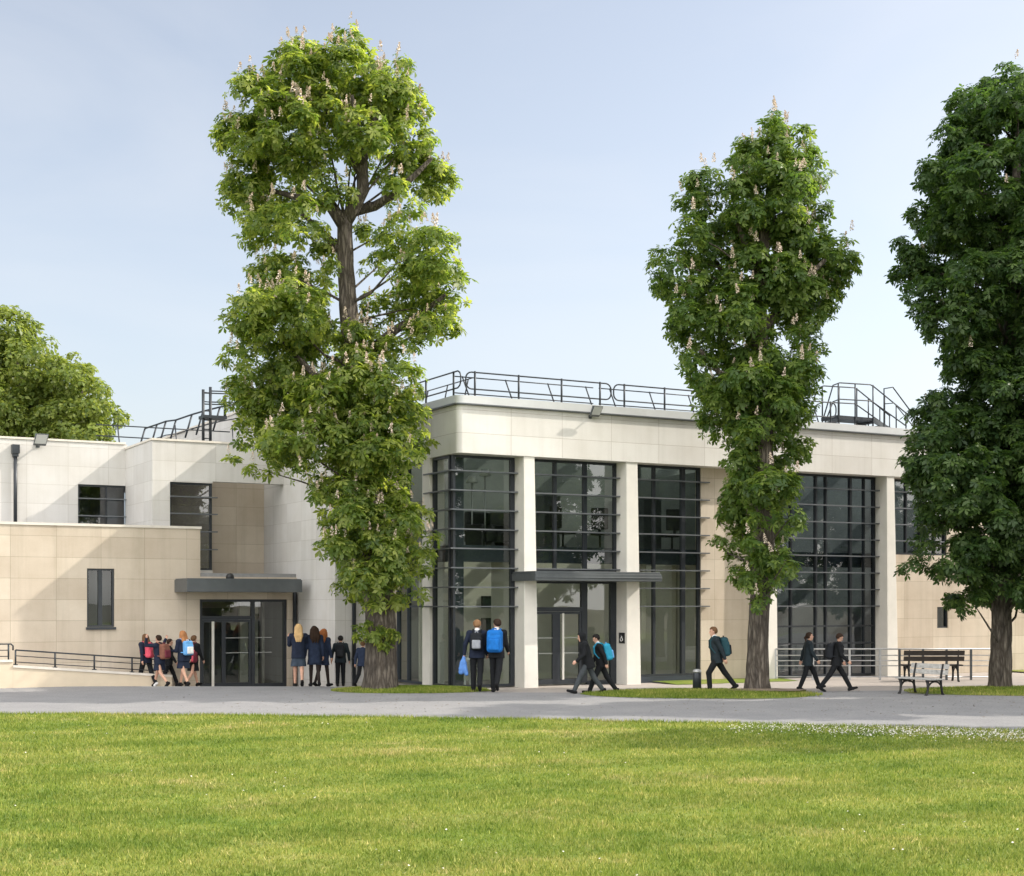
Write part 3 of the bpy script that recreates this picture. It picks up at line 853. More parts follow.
# ------------------------------------------------------------------ roof railings and steps
def loop_pts(p0, p1, z0, z1, r=0.16, n=4):
    """closed rounded rectangle standing on the line p0-p1 (u,v pairs)"""
    L = math.hypot(p1[0]-p0[0], p1[1]-p0[1]); d = ((p1[0]-p0[0])/L, (p1[1]-p0[1])/L)
    out = []
    for (cx_, cz, t0) in ((L - r, z1 - r, 0), (r, z1 - r, 90), (r, z0 + r, 180), (L - r, z0 + r, 270)):
        for i in range(n + 1):
            t = R_(t0 + 90 * i / n)
            s = cx_ + r * math.cos(t)
            out.append((p0[0] + d[0]*s, p0[1] + d[1]*s, cz + r * math.sin(t)))
    out.append(out[0])
    return out

VR = 0.14
ZR0, ZR1, ZRM = Z_T + 0.10, 7.92, 7.50
def guard_section(pts_post, ua, ub, label, v=VR):
    wx, wy, _ = W((ua + ub)/2, v)
    root = empty("guard_rail", (wx, wy, Z_T + 0.24), ROT, label=label, cat="railing", group="guard rails along the front roof edge")
    off = ((ua + ub)/2, v, Z_T + 0.24)
    m = MB(); m.tube(loop_pts((ua, v), (ub, v), ZRM, ZR1), 0.02, 6, cap=False); m.build("rail", M['anthracite'], root, off)
    for p in pts_post:
        m = MB(); m.tube([(p, v, ZR0 + 0.0), (p, v, ZR1 + 0.03)], 0.026, 6); m.build("post", M['anthracite'], root, off)
    m = MB()
    for p in pts_post:
        m.tube([(p + 0.05, 0.95, ZR1 + 0.02), (p + 0.27, 0.95, ZR1 - 0.52)], 0.018, 6)
    m.tube([(ua + 0.05, 0.95, ZR1 + 0.0), (ub - 0.05, 0.95, ZR1)], 0.016, 6); m.tube([(ua + 0.05, 0.95, ZRM), (ub - 0.05, 0.95, ZRM)], 0.016, 6)
    for p in pts_post: m.tube([(p + 0.27, 0.95, ZR1 - 0.52), (p + 0.27, 0.95, 7.0)], 0.018, 6)
    m.build("stay", M['anthracite'], root, off)
pu_ = lambda *a: [U(p, VR) for p in a]
guard_section(pu_(474.9, 518.7, 561.6, 600.0), U(465.8, VR), U(611.0, VR), "dark tubular roof guard rail above the floodlight on the fascia")
guard_section(pu_(624.3, 664.6, 704.0, 742.0), U(613.6, VR), U(752.0, VR), "dark tubular roof guard rail disappearing behind the middle chestnut tree")
guard_section(pu_(762.0, 797.0, 830.5), U(754.5, VR), U(836.0, VR), "dark tubular roof guard rail next to the metal step-over stairs")
# the one turning the rounded corner
ur = -0.0
wx, wy, _ = W(0.3, 1.2)
root = empty("guard_rail", (wx, wy, Z_T + 0.24), ROT, label="dark roof guard rail bent round the rounded building corner beside the left chestnut", cat="railing",
             group="guard rails along the front roof edge")
off = (0.3, 1.2, Z_T + 0.24)
UR_ = 0.06
top = [(UR_, 4.2, ZR1), (UR_, 0.13, ZR1), (UR_, 0.02, ZR1 - 0.05), (UR_, -0.03, ZR1 - 0.14)]
bot = [(p[0], p[1], ZRM + (ZR1 - p[2])) for p in top]
m = MB(); m.tube(top + bot[::-1], 0.02, 6); m.build("rail", M['anthracite'], root, off)
for b in (V(453.6, UR_), V(426.0, UR_), V(426.0, UR_) + 1.3, V(426.0, UR_) + 2.5):
    m = MB(); m.tube([(UR_, b, ZR0), (UR_, b, ZR1 + 0.02)], 0.026, 6); m.build("post", M['anthracite'], root, off)
m = MB(); m.tube([(-0.0 + 0.9, 5.0, ZR1), (0.9, 0.95, ZR1), (U(463, 0.95), 0.95, ZR1)], 0.016, 6); m.tube([(0.9, 0.95, ZRM), (U(463, 0.95), 0.95, ZRM)], 0.016, 6)
for p in (1.2, 2.4, 3.6): m.tube([(0.9, p, ZR1), (0.9, p + 0.25, ZR1 - 0.52), (0.9, p + 0.25, 7.0)], 0.018, 6)
m.build("stay", M['anthracite'], root, off)

# step-over stairs at the right
def step_over():
    va, vb = 0.55, 1.25
    ua, ub, uc = U(837, va), U(873, va), U(906, va)
    zp = Z(416.5, (ua + ub)/2, va)
    wx, wy, _ = W((ua + ub)/2, (va + vb)/2)
    root = empty("step_over_stair", (wx, wy, 7.0), ROT, label="dark metal step-over platform with handrails and stairs on the flat roof", cat="stairs")
    off = ((ua + ub)/2, (va + vb)/2, 7.0)
    m = MB(); m.box(ua, ub, va, vb, zp - 0.10, zp); m.box(ua - 0.25, ua, va, vb, zp - 0.28, zp - 0.2); m.box(ua - 0.45, ua - 0.25, va, vb, zp - 0.48, zp - 0.4)
    m.build("platform", M['anthracite'], root, off)
    ns = 5
    m = MB()
    for i in range(ns):
        s0 = ub + (uc - ub) * i / ns
        m.box(s0, s0 + 0.26, va + 0.03, vb - 0.03, zp - (zp - 7.05) * (i + 1) / (ns + 0.5) - 0.02, zp - (zp - 7.05) * (i + 1) / (ns + 0.5) + 0.01)
    m.build("tread", M['anthracite'], root, off)
    for vv in (va, vb):
        m = MB()
        m.hexa([(ub, vv - 0.015, zp - 0.14), (uc, vv - 0.015, 7.0), (uc, vv + 0.015, 7.0), (ub, vv + 0.015, zp - 0.14),
                (ub, vv - 0.015, zp + 0.02), (uc, vv - 0.015, 7.16), (uc, vv + 0.015, 7.16), (ub, vv + 0.015, zp + 0.02)])
        m.build("stringer", M['zinc'], root, off)
        m = MB()
        zt = zp + 0.98
        for dz in (0.0, -0.48):
            m.tube([(ua - 0.55, vv, 7.42 + dz * 0.5), (ua - 0.15, vv, zt - 0.12 + dz), (ua + 0.1, vv, zt - 0.03 + dz), (ub - 0.1, vv, zt + dz), (ub + 0.02, vv, zt - 0.04 + dz), (uc + 0.02, vv, 7.86 + dz * 0.8)], 0.02, 6)
        for uu, zz in ((ua + 0.05, zt - 0.05), ((ua + ub)/2 , zt), (ub, zt)):
            m.tube([(uu, vv, zp - 0.2), (uu, vv, zz)], 0.022, 6)
            m.tube([(uu, vv, zp - 0.2), (uu, vv, 7.0)], 0.03, 6)
        for k in (0.35, 0.7, 1.0):
            uu = ub + (uc - ub) * k
            m.tube([(uu, vv, zp + 0.02 - (zp - 7.1) * k), (uu, vv, zt - (zt - 7.86) * k)], 0.02, 6)
        m.build("handrail", M['anthracite'], root, off)
    # the gate frame that stands in front of the stairs
    m = MB(); m.tube([(ub + 0.2, va - 0.25, 7.1), (ub + 0.2, va - 0.25, zp + 0.85), (ub + 0.55, va - 0.25, zp + 0.92), (uc + 0.1, va - 0.25, 7.75), (uc + 0.1, va - 0.25, 7.1)], 0.022, 6)
    m.tube([(ub + 0.2, va - 0.25, zp + 0.4), (ub + 0.6, va - 0.25, zp + 0.45), (uc + 0.1, va - 0.25, 7.4)], 0.016, 6)
    m.build("gate_frame", M['anthracite'], root, off)
step_over()

# railing and ladder on the wing roof
def wing_roof():
    zr = ZW2 - 0.2
    v0 = 13.2
    a, b = U(96, v0), min(RU - 0.1, U(250, v0))
    wx, wy, _ = W((a + b)/2, v0)
    root = empty("roof_railing", (wx, wy, zr), ROT, label="thin dark two-bar railing on the wing roof, left of the ladder", cat="railing")
    off = ((a + b)/2, v0, zr)
    m = MB()
    for py in (426.0, 437.0): m.tube([(a, v0, Z(py - 1.5, a, v0)), (b, v0, Z(py + 6, b, v0))], 0.02, 6)
    m.build("rail", M['anthracite'], root, off)
    for px in (117.5, 175.0, 232.0):
        uu = U(px, v0); m = MB(); m.tube([(uu, v0, Z(425, uu, v0)), (uu + 0.12, v0, zr)], 0.022, 6); m.build("post", M['anthracite'], root, off)
    # sloping rail climbing towards the ladder along the tall side wall
    pts = [(145, 428.5, 16.5), (157, 424.5, 15.6), (166, 421.3, 14.9), (176, 420.0, 14.2), (192, 414.5, 13.3), (203, 411.3, 12.6), (220, 407.0, 12.0), (236, 404.0, 11.4)]
    P3 = [(U(px, v), v, Z(py, U(px, v), v)) for px, py, v in pts]
    c = P3[3]; wx, wy, _ = W(c[0], c[1])
    root = empty("roof_railing", (wx, wy, zr), ROT, label="dark railing climbing in a slope towards the roof ladder with slanted posts", cat="railing")
    off = (c[0], c[1], zr)
    m = MB(); m.tube(P3, 0.028, 6)
    m.tube([(p[0], p[1], p[2] - 0.45) for p in P3], 0.018, 6)
    m.build("rail", M['anthracite'], root, off)
    for p in P3[:7]:
        m = MB(); m.tube([p, (p[0] - 0.22, p[1], max(p[2] - 0.75, zr))], 0.03, 6); m.build("post", M['anthracite'], root, off)
    # ladder cage
    vl = 9.7
    pa, pb = U(203.2, vl), U(210.6, vl); pc, pd_ = U(226, vl - 0.1), U(231, vl)
    wx, wy, _ = W(pa, vl)
    root = empty("roof_ladder", (wx, wy, zr), ROT, label="dark metal access ladder with tall guard posts against the tall white side wall", cat="ladder")
    off = (pa, vl, zr)
    for uu, py, vv in ((pa, 389.5, vl), (pb, 387.0, vl + 0.02)):
        m = MB(); m.tube([(uu, vv, zr), (uu, vv, Z(py, uu, vv))], 0.045, 8); m.build("post", M['anthracite'], root, off)
    for k in range(7):
        m = MB(); zz = zr + 0.2 + k * 0.27; m.tube([(pa, vl, zz), (pb, vl + 0.02, zz)], 0.018, 6)
        m.build("rung", M['anthracite'], root, off)
    m = MB()
    for py in (391.0, 393.5, 402.0, 404.5): m.tube([(pa if py in (393.5, 404.5) else pb, vl, Z(py, pb, vl)), (min(U(246, vl), RU - 0.1), vl, Z(py + 1, U(246, vl), vl))], 0.02, 6)
    m.box(pa - 0.05, pc, vl - 0.2, vl + 0.3, Z(418.5, pa, vl), Z(415.5, pa, vl))
    m.tube([(pc, vl, Z(418, pc, vl)), (pc, vl, Z(396, pc, vl))], 0.04, 6)
    m.build("landing_guard", M['anthracite'], root, off)
wing_roof()

# ------------------------------------------------------------------ floodlights, camera dome, plaque
def floodlight(u, v, z, label, s=1.0):
    wx, wy, _ = W(u, v)
    root = empty("floodlight", (wx, wy, z), ROT, label=label, cat="floodlight", group="floodlights under the roof edge")
    m = MB(); m.tube([(0, 0.0, 0), (0, -0.26*s, 0.02), (0.0, -0.36*s, 0.12*s)], 0.03*s, 6); m.box(-0.06*s, 0.06*s, -0.02, 0.0, -0.06*s, 0.06*s); m.build("bracket", M['zinc'], root)
    m = MB()
    c = [(-0.2*s, -0.36*s, 0.02*s), (0.2*s, -0.36*s, 0.02*s), (0.2*s, -0.26*s, -0.02*s), (-0.2*s, -0.26*s, -0.02*s)]
    t = [(-0.2*s + 0.06*s, -0.50*s, 0.34*s), (0.2*s + 0.06*s, -0.50*s, 0.34*s), (0.2*s + 0.06*s, -0.38*s, 0.36*s), (-0.2*s + 0.06*s, -0.38*s, 0.36*s)]
    m.hexa(c + t); m.build("lamp_body", M['zinc'], root, bevel=0.008)
    m = MB()
    q = lambda a, b, k: tuple(a[i] + (b[i] - a[i]) * k for i in range(3))
    f0, f1, f2, f3 = c[0], c[1], t[1], t[0]
    cen = tuple(sum(p[i] for p in (f0, f1, f2, f3)) / 4 for i in range(3))
    n_ = (0, -0.006, -0.003)
    m.face([tuple(q(p, cen, 0.12)[i] + n_[i] for i in range(3)) for p in (f0, f1, f2, f3)]); m.build("lens", M['glass_lamp'], root)
M['glass_lamp'] = plain("lamp_glass", (0.5, 0.5, 0.48), 0.15, var=0.05)
fu = U(590, 0); floodlight(fu, 0.0, Z(417, fu, 0), "grey floodlight on the stone fascia casting a long diagonal shadow", 0.72)
fu = U(37.5, VW1); floodlight(fu, VW1 - 0.02, Z(446, fu, VW1), "grey floodlight on top of the left wing beside the hopper of a drainpipe", 0.9)

m = MB()
m.lathe([(0.001, 0.16), (0.06, 0.15), (0.1, 0.11), (0.115, 0.05), (0.115, 0.0)][::-1], n=14)
uu = U(230, VL - 0.35); wx, wy, _ = W(uu, VL - 0.35)
o = m.build("camera_dome", M['black']); o.location = (wx, wy, Z(579.2, uca, vca) + 0.03)
tag(o, "small black dome on top of the grey canopy over the left entrance", "camera dome")

# plaque on the reveal of the second column
pv0, pv1 = 0.10, 0.36
pu0 = COLS[1][0] - 0.0
pzc = Z(638, pu0, 0.2)
wx, wy, _ = W(pu0, 0.23)
root = empty("plaque", (wx, wy, pzc - 0.14), ROT, label="small square black plaque with a pale wheelchair symbol on a stone column", cat="sign")
off = (pu0, 0.23, pzc - 0.14)
m = MB(); m.box(pu0 - 0.022, pu0 - 0.003, pv0, pv1, pzc - 0.14, pzc + 0.14); m.build("plate", M['black'], root, off)
m = MB()
sx = pu0 - 0.026
yv = lambda t: 0.23 - t            # to the viewer's right is towards the front
m.tube([(sx, yv(-0.005), pzc + 0.075), (sx, yv(-0.004), pzc + 0.07)], 0.016, 10)
m.tube([(sx, yv(-0.004), pzc + 0.05), (sx, yv(0.0), pzc + 0.0), (sx, yv(0.04), pzc + 0.0), (sx, yv(0.055), pzc - 0.055), (sx, yv(0.075), pzc - 0.05)], 0.010, 6)
m.tube([(sx, yv(-0.002), pzc + 0.03), (sx, yv(0.035), pzc + 0.03)], 0.009, 6)
ring = [(sx, yv(-0.005 + 0.05 * math.cos(t)), pzc - 0.035 + 0.05 * math.sin(t)) for t in [R_(110 + 25 * i) for i in range(11)]]
m.tube(ring, 0.009, 6)
m.build("symbol", M['white_paint'], root, off)

# ------------------------------------------------------------------ framed pictures and a table behind the corner window
for (pa, pb, ya, yb, lab) in ((481.5, 496.5, 596.0, 608.0, "dark landscape picture on the inner wall, upper of the two"), (481.5, 496.5, 618.0, 632.5, "dark picture on the inner wall, lower one behind two boys")):
    v = 3.57
    a, b = U(pa, v), U(pb, v); z0, z1 = Z(yb, a, v), Z(ya, a, v)
    wx, wy, _ = W((a + b)/2, v)
    root = empty("framed_picture", (wx, wy, z0), ROT, label=lab, cat="picture", group="pictures behind the corner window")
    off = ((a + b)/2, v, z0)
    m = MB(); m.box(a, b, v - 0.02, v + 0.02, z0, z0 + 0.04); m.box(a, b, v - 0.02, v + 0.02, z1 - 0.04, z1); m.box(a, a + 0.04, v - 0.02, v + 0.02, z0 + 0.04, z1 - 0.04); m.box(b - 0.04, b, v - 0.02, v + 0.02, z0 + 0.04, z1 - 0.04)
    m.build("frame", M['black'], root, off)
    m = MB(); m.box(a + 0.04, b - 0.04, v, v + 0.015, z0 + 0.04, z1 - 0.04); m.build("picture", M['pic'] if 'pic' in M else M.setdefault('pic', plain("picture_print", (0.035, 0.055, 0.045), 0.4, var=0.9, scale=5)), root, off)
uu, vv = 0.85, 1.15
wx, wy, _ = W(uu, vv)
root = empty("side_table", (wx, wy, 0.013), ROT, label="small white side table standing inside the corner window", cat="table")
m = MB(); m.box(-0.25, 0.25, -0.3, 0.3, 0.68, 0.73); m.build("table_top", M['white_paint'], root)
for a in (-0.22, 0.22):
    for b in (-0.27, 0.27):
        m = MB(); m.box(a - 0.025, a + 0.025, b - 0.025, b + 0.025, 0, 0.68); m.build("leg", M['white_paint'], root)
# music stands and lamps seen in the upper floor windows
for i, (px, v, h, lab) in enumerate(((472, 1.6, 1.75, "slim pale floor lamp in the upper corner window"), (485, 1.7, 1.95, "slim pale stand behind the lamp in the upper corner window"))):
    uu = U(px, v); wx, wy, _ = W(uu, v)
    root = empty("floor_lamp", (wx, wy, 3.56), ROT, label=lab, cat="lamp")
    m = MB(); m.tube([(0, 0, 0.02), (0, 0, h)], 0.022, 8); m.build("pole", M['steel'], root)
    m = MB(); m.lathe([(0.16, 0.0), (0.16, 0.02), (0.03, 0.04)], n=14); m.build("base", M['steel'], root)
    m = MB(); m.lathe([(0.16, h - 0.02), (0.09, h + 0.16)], n=14); m.build("lamp_shade", M['white_paint'], root)
for i, (px, v, w, lab) in enumerate(((487, 1.65, 0.9, "dark upholstered armchair in the upper corner window"), (505, 1.55, 0.8, "second dark armchair, by the right edge of the upper corner window"))):
    uu = U(px, v); wx, wy, _ = W(uu, v)
    root = empty("armchair", (wx, wy, 3.562), ROT + R_(15 - 30 * i), label=lab, cat="chair")
    m = MB(); m.box(-w/2 + 0.12, w/2 - 0.12, -0.35, 0.3, 0.18, 0.46); m.build("seat", M['black'], root, bevel=0.04)
    m = MB(); m.box(-w/2 + 0.05, w/2 - 0.05, 0.3, 0.48, 0.18, 1.0); m.build("backrest", M['black'], root, bevel=0.05)
    for s in (-1, 1):
        m = MB(); m.box(s*w/2 - 0.06, s*w/2 + 0.06, -0.35, 0.3, 0.0, 0.64); m.build("armrest", M['black'], root, bevel=0.03)

for px, v, rz, lab in ((563, 1.5, 20, "dark swivel chair behind the left pane of the window over the middle entrance"), (600, 1.7, -30, "dark swivel chair behind the right pane of the window over the middle entrance"),
                       (672, 1.6, 160, "dark swivel chair in the upper tall window right of the entrance columns")):
    uu = U(px, v); wx, wy, _ = W(uu, v)
    root = empty("office_chair", (wx, wy, 3.561), ROT + R_(rz), label=lab, cat="chair", group="swivel chairs in the upper room")
    m = MB(); m.box(-0.26, 0.26, -0.26, 0.24, 0.44, 0.53); m.build("seat", M['black'], root, bevel=0.03)
    m = MB(); m.box(-0.24, 0.24, 0.22, 0.29, 0.62, 1.22); m.box(-0.04, 0.04, 0.25, 0.31, 0.45, 0.7); m.build("backrest", M['black'], root, bevel=0.03)
    m = MB(); m.tube([(0, 0, 0.08), (0, 0, 0.45)], 0.03, 8)
    for k in range(5): m.tube([(0, 0, 0.1), (0.3 * math.cos(k * 1.257), 0.3 * math.sin(k * 1.257), 0.04)], [0.025, 0.018], 6)
    m.build("base", M['black'], root)
for px, v, w, lab in ((548, 2.4, 0.5, "grey cabinet at the left of the room over the middle entrance"), (648, 2.2, 0.6, "grey cabinet in the upper tall window right of the entrance columns")):
    uu = U(px, v); wx, wy, _ = W(uu, v)
    root = empty("cabinet", (wx, wy, 3.561), ROT, label=lab, cat="cabinet")
    m = MB(); m.box(-w/2, w/2, -0.22, 0.22, 0.0, 1.5); m.build("cabinet_body", M['zinc'], root)
    for s in (-1, 1):
        m = MB(); m.box(s*w/4 - w/4 + 0.01, s*w/4 + w/4 - 0.01, -0.24, -0.222, 0.05, 1.46); dq = m.build("door", M['zinc'], root)
        m = MB(); m.box(-s*0.0 + s*0.04 - 0.01, s*0.04 + 0.01, -0.26, -0.242, 0.7, 0.85); m.build("handle", M['steel'], dq)
    m = MB(); m.box(-w/2 - 0.01, w/2 + 0.01, -0.25, 0.23, 1.502, 1.53); m.build("cabinet_top", M['zinc'], root)

# ------------------------------------------------------------------ ramp at the left with its parapet and railings
vr = VL - 1.25
def access_ramp():
    a, b = U(-120, vr), U(172, vr)
    u0, u1 = U(13, vr), U(136, vr)
    z0, z1 = Z(667.5, u0, vr), Z(675.0, u1, vr)
    sl = (z1 - z0) / (u1 - u0)
    zt = lambda u: z0 + sl * (u - u0)
    wx, wy, _ = W(u0, vr)
    root = empty("ramp_wall", (wx, wy, 0), ROT, label="low beige rendered wall of an access ramp falling towards the left entrance", cat="wall")
    off = (u0, vr, 0)
    zl = Z(662.5, u0 - 0.5, vr)
    m = MB()
    m.hexa([(u0, vr, -0.6), (b, vr, -0.9), (b, vr + 0.22, -0.9), (u0, vr + 0.22, -0.6), (u0, vr, zt(u0)), (b, vr, zt(b)), (b, vr + 0.22, zt(b)), (u0, vr + 0.22, zt(u0))])
    m.build("ramp_side", M['stone_ramp'], root, off)
    m = MB(); m.box(a, u0 - 0.002, vr, vr + 0.22, -0.6, zl); m.build("landing_side", M['stone_ramp'], root, off)
    m = MB()
    m.hexa([(u0 + 0.0, vr - 0.03, zt(u0) + 0.002), (b, vr - 0.03, zt(b) + 0.002), (b, vr + 0.25, zt(b) + 0.002), (u0, vr + 0.25, zt(u0) + 0.002),
            (u0, vr - 0.03, zt(u0) + 0.06), (b, vr - 0.03, zt(b) + 0.06), (b, vr + 0.25, zt(b) + 0.06), (u0, vr + 0.25, zt(u0) + 0.06)])
    m.box(a, u0 - 0.004, vr - 0.03, vr + 0.25, zl + 0.002, zl + 0.06)
    m.build("coping", M['coping_stone'], root, off)
    m = MB()
    m.hexa([(u0, vr + 0.22, -0.6), (b, vr + 0.22, -0.9), (b, VL - 0.003, -0.9), (u0, VL - 0.003, -0.6), (u0, vr + 0.221, zt(u0) - 0.1), (b, vr + 0.221, zt(b) - 0.1), (b, VL - 0.003, zt(b) - 0.1), (u0, VL - 0.003, zt(u0) - 0.1)])
    m.build("ramp_floor", M['paving'], root, off)
    # railings
    vv = vr + 0.11
    us = [U(p, vv) for p in (15.5, 55.0, 94.3, 132.0, 165.0)]
    wx, wy, _ = W(us[0], vv)
    root = empty("ramp_railing", (wx, wy, 0), ROT, label="dark three-bar railing sloping down along the ramp wall", cat="railing")
    off = (us[0], vv, 0)
    ht = Z(650.0, us[0], vv) - zt(us[0])
    m = MB()
    for k in (1.0, 0.67, 0.32):
        m.tube([(us[0], vv, zt(us[0]) + ht * k), (us[-1] + 0.1, vv, zt(us[-1] + 0.1) + ht * k)], 0.022 if k == 1 else 0.013, 6)
    m.build("rail", M['anthracite'], root, off)
    for p in us:
        m = MB(); m.tube([(p, vv, zt(p) + 0.06), (p, vv, zt(p) + ht)], 0.024, 6); m.box(p - 0.05, p + 0.05, vv - 0.05, vv + 0.05, zt(p) + 0.061, zt(p) + 0.085); m.build("post", M['anthracite'], root, off)
    us = [U(p, vv) for p in (8.5, -32.0, -70.0)]
    wx, wy, _ = W(us[0], vv)
    root = empty("ramp_railing", (wx, wy, 0), ROT, label="dark railing of the upper ramp landing ending in a short hook at the left edge", cat="railing")
    off = (us[0], vv, 0)
    zt2 = Z(644.0, us[0], vv)
    m = MB()
    e = U(13.0, vv)
    m.tube([(us[-1], vv, zt2), (e - 0.05, vv, zt2), (e, vv, zt2 - 0.05), (e, vv, zt2 - 0.16)], 0.022, 6)
    for k in (0.66, 0.32): m.tube([(us[-1], vv, zl + (zt2 - zl) * k), (us[0], vv, zl + (zt2 - zl) * k)], 0.013, 6)
    m.build("rail", M['anthracite'], root, off)
    for p in us:
        m = MB(); m.tube([(p, vv, zl + 0.06), (p, vv, zt2)], 0.024, 6); m.build("post", M['anthracite'], root, off)
M['stone_ramp'] = plain("ramp_render", (0.60, 0.51, 0.385), 0.8, var=0.08, scale=1.5, spec=0.3)
access_ramp()

# ------------------------------------------------------------------ steel railing, benches and bollard at the right
def steel_railing():
    Yr = 41.2
    xs = [at(p, 0, Yr)[0] for p in (775.5, 813, 849.5, 880, 899.5, 923, 946.5, 971, 1009)]
    root = empty("steel_railing", (xs[0], Yr, 0), 0, label="galvanised steel railing with four bars in front of the tall right window", cat="railing")
    off = (xs[0], Yr, 0)
    zs = [at(0, p, Yr)[2] for p in (649.0, 655.3, 660.6, 665.7, 676.8)]
    m = MB()
    for i, z in enumerate(zs): m.tube([(xs[0], Yr, z), (xs[-1], Yr, z)], 0.024 if i == 0 else 0.016, 6)
    m.build("rail", M['steel'], root, off)
    for x in xs:
        m = MB(); m.box(x - 0.03, x + 0.03, Yr - 0.02, Yr + 0.02, -0.02, zs[0]); m.build("post", M['zinc'] if x in xs[4:8] else M['steel'], root, off)
steel_railing()

M['wood_pale'] = plain("weathered_wood", (0.40, 0.39, 0.37), 0.8, var=0.3, scale=14)
M['wood_dark'] = plain("dark_stained_wood", (0.035, 0.028, 0.024), 0.6, var=0.3, scale=10)
M['iron'] = plain("cast_iron", (0.016, 0.016, 0.017), 0.5, 0.3)
def bench(loc, rz, L, wood, label, sz=1.0):
    """local x along the bench, seat faces -y"""
    root = empty("park_bench", (*loc, 0.0), rz, label=label, cat="bench", group="park benches by the steel railing")
    m = MB()
    for k in range(4): m.box(-L/2, L/2, -0.40 + k*0.115, -0.40 + k*0.115 + 0.095, 0.425, 0.46)
    m.build("seat", wood, root, bevel=0.006)
    m = MB()
    for z0, y0 in ((0.56, 0.10), (0.72, 0.135)):
        m.hexa([(-L/2, y0, z0), (L/2, y0, z0), (L/2, y0 + 0.035, z0), (-L/2, y0 + 0.035, z0), (-L/2, y0 + 0.028, z0 + 0.13), (L/2, y0 + 0.028, z0 + 0.13), (L/2, y0 + 0.063, z0 + 0.13), (-L/2, y0 + 0.063, z0 + 0.13)])
    m.build("backrest", wood, root, bevel=0.006)
    for s in (-1, 1):
        x = s * (L/2 - 0.16)
        m = MB()
        def bar(pts, w):
            m.tube([(x, p[0], p[1]) for p in pts], w, 6)
        bar([(-0.44, 0.0), (-0.40, 0.03), (-0.37, 0.12), (-0.36, 0.25), (-0.37, 0.39)], [0.032, 0.034, 0.028, 0.03, 0.04])
        bar([(0.17, 0.0), (0.13, 0.03), (0.10, 0.14), (0.08, 0.28), (0.07, 0.42), (0.09, 0.58), (0.15, 0.86)], [0.032, 0.034, 0.028, 0.03, 0.034, 0.026, 0.02])
        arc = [(-0.13 + 0.245 * math.cos(R_(t)), 0.13 + 0.245 * math.sin(R_(t))) for t in range(0, 181, 18)]
        bar(arc, 0.024)
        bar([(-0.42, 0.40), (0.08, 0.40)], 0.026)
        m.build("leg", M['iron'], root)
    root.scale = (1, 1, sz)
p = at(925, 695, 34.7)
bench((p[0], 34.7), R_(302), 1.15, M['wood_pale'], "park bench with weathered pale slats and cast-iron arch legs on the path", 0.84)
p = at(931, 0, 40.5)
bench((p[0], 40.35), R_(180), 1.66, M['wood_dark'], "dark wooden park bench standing right in front of the steel railing")

p = at(697, 691, 35.6)
root = empty("bollard", (p[0], p[1], 0), 0, label="short dark metal bollard with a pale cap on the grass edge", cat="bollard")
m = MB(); m.lathe([(0.105, -0.05), (0.105, 0.46), (0.10, 0.47)], n=18); m.build("shaft", M['anthracite'], root)
m = MB(); m.lathe([(0.107, 0.472), (0.107, 0.50), (0.085, 0.535), (0.03, 0.552)], n=18); m.build("cap", M['steel'], root)

# ------------------------------------------------------------------ trees
def leaf_mesh(P, Nn, F, size, kind):
    """vectorised leaves: P points, Nn upward normals, F forward directions, size per leaf"""
    N = len(P)
    S = np.cross(Nn, F)
    if kind == 'chestnut':
        ang = np.radians([-118, -58, 0, 58, 118]); ln = np.array([0.62, 0.88, 1.0, 0.88, 0.62])
        V = np.empty((N, 16, 3), np.float32); V[:, 0] = P
        for k in range(5):
            a = ang[k] + rng.normal(0, 0.12, N)
            d = F * np.cos(a)[:, None] + S * np.sin(a)[:, None]
            sd = -F * np.sin(a)[:, None] + S * np.cos(a)[:, None]
            L = (size * ln[k])[:, None]
            dr = rng.uniform(0.25, 0.75, N)[:, None]
            mid = P + d * L * 0.62 - Nn * L * 0.10 * dr
            V[:, 1 + 3*k] = mid + sd * L * 0.21 - Nn * L * 0.05
            V[:, 2 + 3*k] = P + d * L * 0.95 - Nn * L * 0.55 * dr
            V[:, 3 + 3*k] = mid - sd * L * 0.21 - Nn * L * 0.05
        idx = np.array([[0, 1 + 3*k, 2 + 3*k, 3 + 3*k] for k in range(5)])
    else:
        V = np.empty((N, 4, 3), np.float32)
        L = size[:, None]
        V[:, 0] = P; V[:, 1] = P + F * L * 0.5 + S * L * 0.33; V[:, 2] = P + F * L - Nn * L * 0.25; V[:, 3] = P + F * L * 0.5 - S * L * 0.33
        idx = np.array([[0, 1, 2, 3]])
    nv = V.shape[1]
    faces = (np.arange(N)[:, None, None] * nv + idx[None]).reshape(-1, 4)
    return V.reshape(-1, 3), faces

def unit(a): return a / np.maximum(1e-6, np.linalg.norm(a, axis=1, keepdims=True))

def crown_points(C, Rr, dens, sub=2.6):
    """C centres, Rr radii -> leaf points and outward directions: every bough is broken up into
    umbrella-shaped sprays of leaves, with gaps between them"""
    Ps, Os, Q = [], [], []
    for c, r in zip(C, Rr):
        k = int(sub * (r / 0.36) ** 2 * 1.15) + 2
        for _ in range(k):
            o = rng.normal(size=3); o /= np.linalg.norm(o)
            q = c + o * r * np.array([1, 1, 0.95]) * (rng.uniform(0.35, 1.0) ** 0.6) * 0.92
            sr = min(r * 0.7, rng.uniform(0.22, 0.42))
            Q.append((q, sr, o))
            n = int(dens * sr * sr * rng.uniform(2.2, 4.2)) + 4
            d = unit(rng.normal(size=(n, 3)) + 0.55 * o + np.array([0, 0, 0.35]))
            Ps.append(q + d * (sr * rng.uniform(0.55, 1.1, n))[:, None] * np.array([1, 1, 0.8])); Os.append(d)
    return np.concatenate(Ps), np.concatenate(Os), Q

